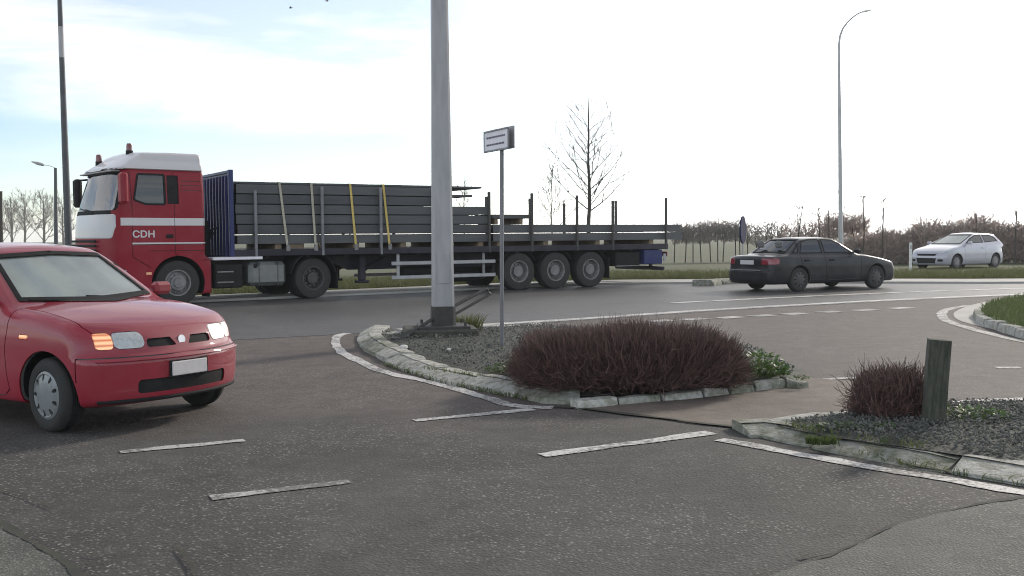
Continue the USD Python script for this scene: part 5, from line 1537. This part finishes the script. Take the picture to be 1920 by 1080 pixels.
# cabin inside
part(tk, 'dashboard', bx(.85, 1.3, -1.05, 1.05, 1.6, 2.06, .08), LOOK['cabin_dark'])
for s in (-1, 1):
    part(tk, 'seat', [bx(-.05, .45, s * .62 - .25, s * .62 + .25, 1.5, 1.75, .07), moved(bx(-.07, .07, -.25, .25, 0, .85, .07), -.08, s * .62, 1.7, ry=-10)], LOOK['cabin_dark'])
tor = trimesh.creation.torus(.23, .018, 24, 8)
part(tk, 'steering_wheel', moved(tor, .62, .62, 2.02, ry=-35), LOOK['black_plastic'])
# chassis
for s in (-1, 1):
    part(tk, 'chassis_rail', bx(-4.35, .2, s * .42 - .04, s * .42 + .04, .72, .98, .012), LOOK['rim_dark'])
    part(tk, 'wheel_guard', as_tm((mf(cyl((-3.38, s * .86 - .34, .50), (-3.38, s * .86 + .34, .50), .64, 40)) - mf(cyl((-3.38, s * .86 - .4, .50), (-3.38, s * .86 + .4, .50), .61, 40))) ^ mf(bx(-4.2, -2.5, -2, 2, .62, 2))), LOOK['black_plastic'], smooth=40)
    part(tk, 'mud_flap', bx(-4.06, -4.03, s * .86 - .33, s * .86 + .33, .22, .72, .008), LOOK['black_plastic'])
    part(tk, 'front_mud_flap', bx(-.74, -.71, s * .98 - .20, s * .98 + .20, .16, .5, .008), LOOK['black_plastic'])
    part(tk, 'catwalk', bx(-2.05, -.82, s * .86 - .34, s * .86 + .33, .985, 1.055, .012), LOOK['white_panel' if s > 0 else 'rim_dark'])
    tank = bx(-2.66, -1.70, s * .88 - .32, s * .88 + .32, .36, .93, .09)
    part(tk, 'fuel_tank', tank, LOOK['alu_tank'])
    for x_ in (-2.42, -1.94):
        part(tk, 'tank_strap', bx(x_ - .025, x_ + .025, s * .88 - .328, s * .88 + .328, .352, .938, .09), LOOK['rim_dark'])
    part(tk, 'battery_box', bx(-1.55, -.86, s * .86 - .30, s * .86 + .31, .34, .90, .03), LOOK['black_plastic'])
    for z_ in (.46, .70):
        part(tk, 'box_trim', bx(-1.32, -.92, s * 1.172 - .01, s * 1.172 + .01, z_, z_ + .035, .006), LOOK['steel_rim'])
part(tk, 'tank_cap', cyl((-1.85, 1.1, .80), (-1.85, 1.215, .84), .05, 12), LOOK['black_plastic'])
part(tk, 'fifth_wheel', [bx(-3.25, -2.6, -.42, .42, 1.0, 1.055, .015), bx(-3.0, -2.75, -.38, .38, .97, 1.01)], LOOK['rim_dark'])
part(tk, 'air_stack', [cyl((-.92, -.55, .98), (-.92, -.55, 2.9), .07, 12), bx(-1.05, -.80, -.1, .5, 1.06, 1.9, .03)], LOOK['black_plastic'])
part(tk, 'coiled_hose', [tube([(-.75 - .02 * k, .25 + .12 * j, 1.75 - .3 * math.sin(math.pi * k / 24.0) + .03 * math.sin(k * 2.6)) for k in range(25)], .016, 6) for j in range(3)], LOOK['black_plastic'])
part(tk, 'rear_axle', cyl((-3.38, -.9, .5), (-3.38, .9, .5), .11, 12), LOOK['rim_dark'])
part(tk, 'front_axle', cyl((0, -.9, .46), (0, .9, .46), .07, 12), LOOK['rim_dark'])
for s in (-1, 1):
    wheel(tk, (0, s * 1.04, .505), .505, .30, s, .29, 'steel_rim', 'truck_front', -2 if s > 0 else -2)
    wheel(tk, (-3.38, s * 1.04, .50), .50, .27, s, .285, 'rim_dark', 'truck_rear')
    wheel(tk, (-3.38, s * .72, .50), .50, .27, s, .285, 'rim_dark', 'truck_rear')

# ---- flatbed trailer
tr = thing('flatbed_trailer', 'dark blue three axle flatbed semi trailer loaded with steel', 'trailer', TR, TRZ)
XF, XR = -1.36, -14.55
part(tr, 'deck', bx(XF, XR + .0, 0, 0, 0, 0) if False else bx(XR, XF - .04, -1.19, 1.19, 1.165, 1.212, .006), LOOK['paint_trailer_frame'])
for s in (-1, 1):
    part(tr, 'side_rail', bx(XR, XF, s * 1.22 - .032, s * 1.22 + .032, 1.06, 1.222, .01), LOOK['paint_trailer_frame'])
    prof = Polygon([(XF - .1, 1.06), (XF - .1, .95), (-3.9, .95), (-4.5, .66), (-12.6, .66), (XR + .1, .90), (XR + .1, 1.06)])
    part(tr, 'main_beam', prism(prof, 'y', s * .55 - .05, s * .55 + .05), LOOK['paint_trailer_frame'])
    part(tr, 'landing_leg', [bx(-4.83, -4.67, s * .86 - .08, s * .86 + .08, .40, 1.08, .015), bx(-4.90, -4.60, s * .86 - .13, s * .86 + .13, .33, .40, .02), tube([(-4.75, s * .86, .6), (-5.5, s * .62, .98)], .03, 6)], LOOK['paint_trailer_frame'])
    for z_ in (.405, .765):
        part(tr, 'side_guard', bx(-8.50, -5.42, s * 1.20 - .018, s * 1.20 + .018, z_, z_ + .095, .012), LOOK['lamp_grey'])
    for x_ in (-8.15, -7.0, -5.62):
        part(tr, 'guard_post', bx(x_ - .04, x_ + .04, s * 1.165 - .016, s * 1.165 + .016, .40, 1.07, .006), LOOK['lamp_grey' if x_ == -5.62 else 'steel_rim'])
for x_ in np.arange(-2.2, -14.4, -1.0):
    part(tr, 'cross_member', bx(x_ - .04, x_ + .04, -1.188, 1.188, 1.02, 1.164, .008), LOOK['paint_trailer_frame'])
# headboard
part(tr, 'headboard', bx(XF - .01, XF + .03, -1.25, 1.25, 1.0, 3.0, .006), LOOK['paint_trailer_blue'])
for y_ in (-1.21, 1.21):
    part(tr, 'headboard_post', bx(XF - .05, XF + .06, y_ - .05, y_ + .05, .98, 3.07, .012), LOOK['paint_trailer_blue'])
part(tr, 'headboard_top_rail', bx(XF - .04, XF + .06, -1.16, 1.16, 2.99, 3.06, .012), LOOK['paint_trailer_blue'])
for i, y_ in enumerate(np.linspace(-1.0, 1.0, 9)):
    part(tr, 'headboard_rib', moved(bx(-.02, .055, -.055, .055, 1.05, 2.95, .03), XF + .03, y_, 0), LOOK['paint_trailer_blue'])
for x_ in (-9.26, -10.48, -11.70):
    part(tr, 'axle', cyl((x_, -1.0, .52), (x_, 1.0, .52), .075, 12), LOOK['rim_dark'])
    for s in (-1, 1):
        wheel(tr, (x_, s * 1.02, .515), .515, .36, s, .295, 'steel_rim', 'truck_rear')
        part(tr, 'mudguard', as_tm((mf(cyl((x_, s * 1.0 - .2, .54), (x_, s * 1.0 + .2, .54), .605, 32)) - mf(cyl((x_, s * 1.0 - .3, .54), (x_, s * 1.0 + .3, .54), .588, 32))) ^ mf(bx(x_ - .56, x_ + .56, -2, 2, .80, 2))), LOOK['black_plastic'], smooth=40)
        part(tr, 'suspension', bx(x_ + .12, x_ + .5, s * .62 - .05, s * .62 + .05, .40, .75, .02), LOOK['rim_dark'])
for s in (-1, 1):
    part(tr, 'mud_flap', bx(-12.36, -12.33, s * 1.02 - .19, s * 1.02 + .19, .25, .85, .008), LOOK['black_plastic'])
    part(tr, 'rear_box', bx(-14.35, -13.65, s * .98 - .24, s * .98 + .24, .62, 1.05, .02), LOOK['paint_trailer_blue'])
    part(tr, 'tail_lamp', bx(XR - .03, XR, s * .98 - .2, s * .98 + .2, .84, .98, .01), LOOK['lens_red'])
part(tr, 'tool_box', bx(-13.5, -12.6, .72, 1.19, .58, .99, .02), LOOK['black_plastic'])
part(tr, 'tool_box_edge', bx(-13.5, -12.62, 1.187, 1.2, .57, .60, .004), LOOK['steel_rim'])
part(tr, 'underrun_bar', [bx(XR + .05, XR + .17, -1.15, 1.15, .42, .54, .02), bx(XR + .07, XR + .15, -.6, -.52, .54, .95), bx(XR + .07, XR + .15, .52, .6, .54, .95)], LOOK['paint_trailer_frame'])
part(tr, 'spare_wheel_carrier', [bx(-8.35, -7.2, -.1, .62, .26, .56, .04), bx(-8.2, -7.35, .0, .5, .56, .70)], LOOK['black_plastic'])
part(tr, 'air_tank', cyl((-6.9, .75, .58), (-5.9, .75, .58), .13, 16), LOOK['black_plastic'])
part(tr, 'rear_marker_plate', bx(-14.52, -14.42, 1.16, 1.185, .70, .92, .004), LOOK['lamp_grey'])
for px, py in ((480, 357), (605, 350), (715, 352), (815, 356), (918, 360), (998, 362), (1083, 366), (1150, 376), (1250, 371)):
    tq, zq = t_of(px, 2.0), z_of(px, py)
    for s in (-1, 1):
        part(tr, 'stake', bx(-tq - .035, -tq + .035, s * 1.225 - .03, s * 1.225 + .03, 1.05, zq, .008), LOOK['galvanised' if tq < 7.5 and s > 0 else 'dark_metal'])

# ---- load of steel sections
mat('steel_section', (.052, .055, .060), (.075, .077, .078), 2.2, .6, .1, rvar=.12, stretch=(.5, 4, 4), bump=.0008, bscale=40)
mat('steel_section_dark', (.038, .040, .045), (.058, .059, .062), 2.2, .62, .1, rvar=.12, stretch=(.5, 4, 4))
mat('dunnage_wood', (.19, .14, .09), (.12, .09, .06), 7.0, .85)
mat('strap_grey', (.36, .34, .27), (.28, .26, .20), 20.0, .8)
mat('strap_yellow', (.50, .38, .10), (.40, .30, .09), 20.0, .8)
def section(x0, x1, y0, y1, z0, z1, c=.02):
    ym, zm = (y0 + y1) / 2, (z0 + z1) / 2
    q = Polygon([(y0, z0), (y0 + c, z0), (y0 + c, zm - .008), (y1 - c, zm - .008), (y1 - c, z0), (y1, z0), (y1, z1), (y1 - c, z1), (y1 - c, zm + .008), (y0 + c, zm + .008), (y0 + c, z1), (y0, z1)])
    return prism(q, 'x', x0, x1)
def load_thing(name, label, mesh, look, cat_='steel beam', group=None):
    t = thing(name, label, cat_, TR, TRZ, group)
    part(t, 'section', mesh, LOOK[look], smooth=False)
    return t
PITCH_Z, Z0L = .238, 1.345
rb = np.random.default_rng(91)
names_l = ['lowest', 'second lowest', 'third', 'fourth', 'fifth', 'topmost']
ends = [[(1.46, 8.32), (8.42, 15.2)], [(1.46, 8.30), (8.44, 15.12)], [(1.46, 8.40)], [(1.46, 8.36)], [(1.46, 6.95)], [(1.46, 7.02)]]
for L in range(6):
    for a, b in ends[L]:
        for k in range(4):
            y1 = 1.165 - k * .585
            y0 = y1 - .57
            z0 = Z0L + L * PITCH_Z
            where = 'front' if a < 5 else 'rear'
            if k == 0:
                lab, grp = f'dark grey steel beam, {names_l[L]} layer on the near side of the {where} stack' + (' beside the headboard' if a < 5 and L == 5 else ''), None
            else:
                lab, grp = f'dark grey steel beam inside the {where} stack, behind the outer beams', 'inner steel beams of the load'
            e = rb.uniform(-.05, .05, 2)
            load_thing('steel_beam', lab, section(-b + e[0], -a - abs(e[1]), y0, y1, z0, z0 + PITCH_Z - .022 - rb.uniform(0, .006)), 'steel_section' if rb.uniform() < .6 else 'steel_section_dark', 'steel beam', grp)
load_thing('steel_plate', 'thin dark steel plate lying on top of the front stack and jutting out behind', bx(-8.14, -1.45, -.9, 1.12, Z0L + 6 * PITCH_Z - .012, Z0L + 6 * PITCH_Z + .035), 'steel_section_dark', 'steel plate')
load_thing('steel_plate', 'thin dark steel bar jutting out below the top plate of the front stack', bx(-7.86, -7.03, .3, 1.1, Z0L + 5 * PITCH_Z + .0, Z0L + 5 * PITCH_Z + .05), 'steel_section_dark', 'steel plate')
load_thing('steel_plate', 'flat dark steel bar lying on packers between front and rear stack', bx(-9.7, -8.45, .2, 1.14, 1.965, 2.07), 'steel_section_dark', 'steel plate')
for i, x_ in enumerate((-8.6, -9.4)):
    load_thing('packer', ['wooden packer under the flat bar, at the pole side', 'wooden packer under the flat bar, at the stake side'][i], bx(x_ - .05, x_ + .05, .2, 1.1, Z0L + 2 * PITCH_Z - .015, 1.964), 'dunnage_wood', 'timber')
for i, x_ in enumerate((-2.5, -2.95, -4.5, -5.8, -7.2, -8.1, -8.7, -10.2, -12.0, -14.0)):
    wd = .16 if i != 1 else .38
    t = thing('packer', f'timber packer under the load, number {i + 1} from the headboard' if False else ['timber packer under the load nearest the headboard', 'wide timber packer under the load above the fuel tank', 'timber packer under the load between the third and fourth strap', 'timber packer under the load left of the thick lamp post', 'timber packer under the load just behind the thick lamp post', 'timber packer under the end of the front stack', 'timber packer under the start of the rear stack', 'timber packer above the foremost trailer axle gap', 'timber packer above the rearmost trailer axle', 'timber packer at the rear end of the trailer'][i], 'timber', TR, TRZ)
    part(t, 'block', bx(x_ - wd / 2, x_ + wd / 2, -1.12, 1.12, 1.2125, Z0L - .0015, .006), LOOK['dunnage_wood'])
for i, (pa, pb, lk) in enumerate(((526, 540, 'strap_grey'), (586, 592, 'strap_grey'), (659, 668, 'strap_yellow'), (721, 731, 'strap_yellow'))):
    xa, xb_2 = -t_of(pa, 2.8), -t_of(pb, 1.3)
    zt = Z0L + 6 * PITCH_Z + .037
    pts = [(xb_2, 1.245, 1.10), (xb_2 * .9 + xa * .1, 1.24, 1.35), (xa, 1.172, zt - .04), (xa, 1.15, zt), (xa, -1.0, zt), (xa, -1.172, zt - .06), (xb_2, -1.24, 1.1)]
    V, Fc = [], []
    for p in pts:
        for dx in (-.028, .028):
            V += [(p[0] + dx, p[1], p[2]), (p[0] + dx, p[1] + .004 * np.sign(p[1]), p[2] + .004)]
    for k in range(len(pts) - 1):
        o = 4 * k
        for a, b in ((0, 2), (2, 3), (3, 1), (1, 0)):
            Fc += [(o + a, o + b, o + 4 + b), (o + a, o + 4 + b, o + 4 + a)]
    t = thing('cargo_strap', ['pale lashing strap over the load nearest the headboard', 'second pale lashing strap from the headboard over the load', 'yellow lashing strap over the middle of the front stack', 'yellow lashing strap over the load nearest the thick lamp post'][i], 'strap', TR, TRZ)
    m_ = trimesh.Trimesh(np.array(V), np.array(Fc), process=False); m_.fix_normals()
    part(t, 'webbing', m_, LOOK[lk], smooth=False)
    part(t, 'ratchet', bx(xb_2 - .05, xb_2 + .05, 1.25, 1.285, 1.16, 1.32, .01), LOOK['steel_rim'])
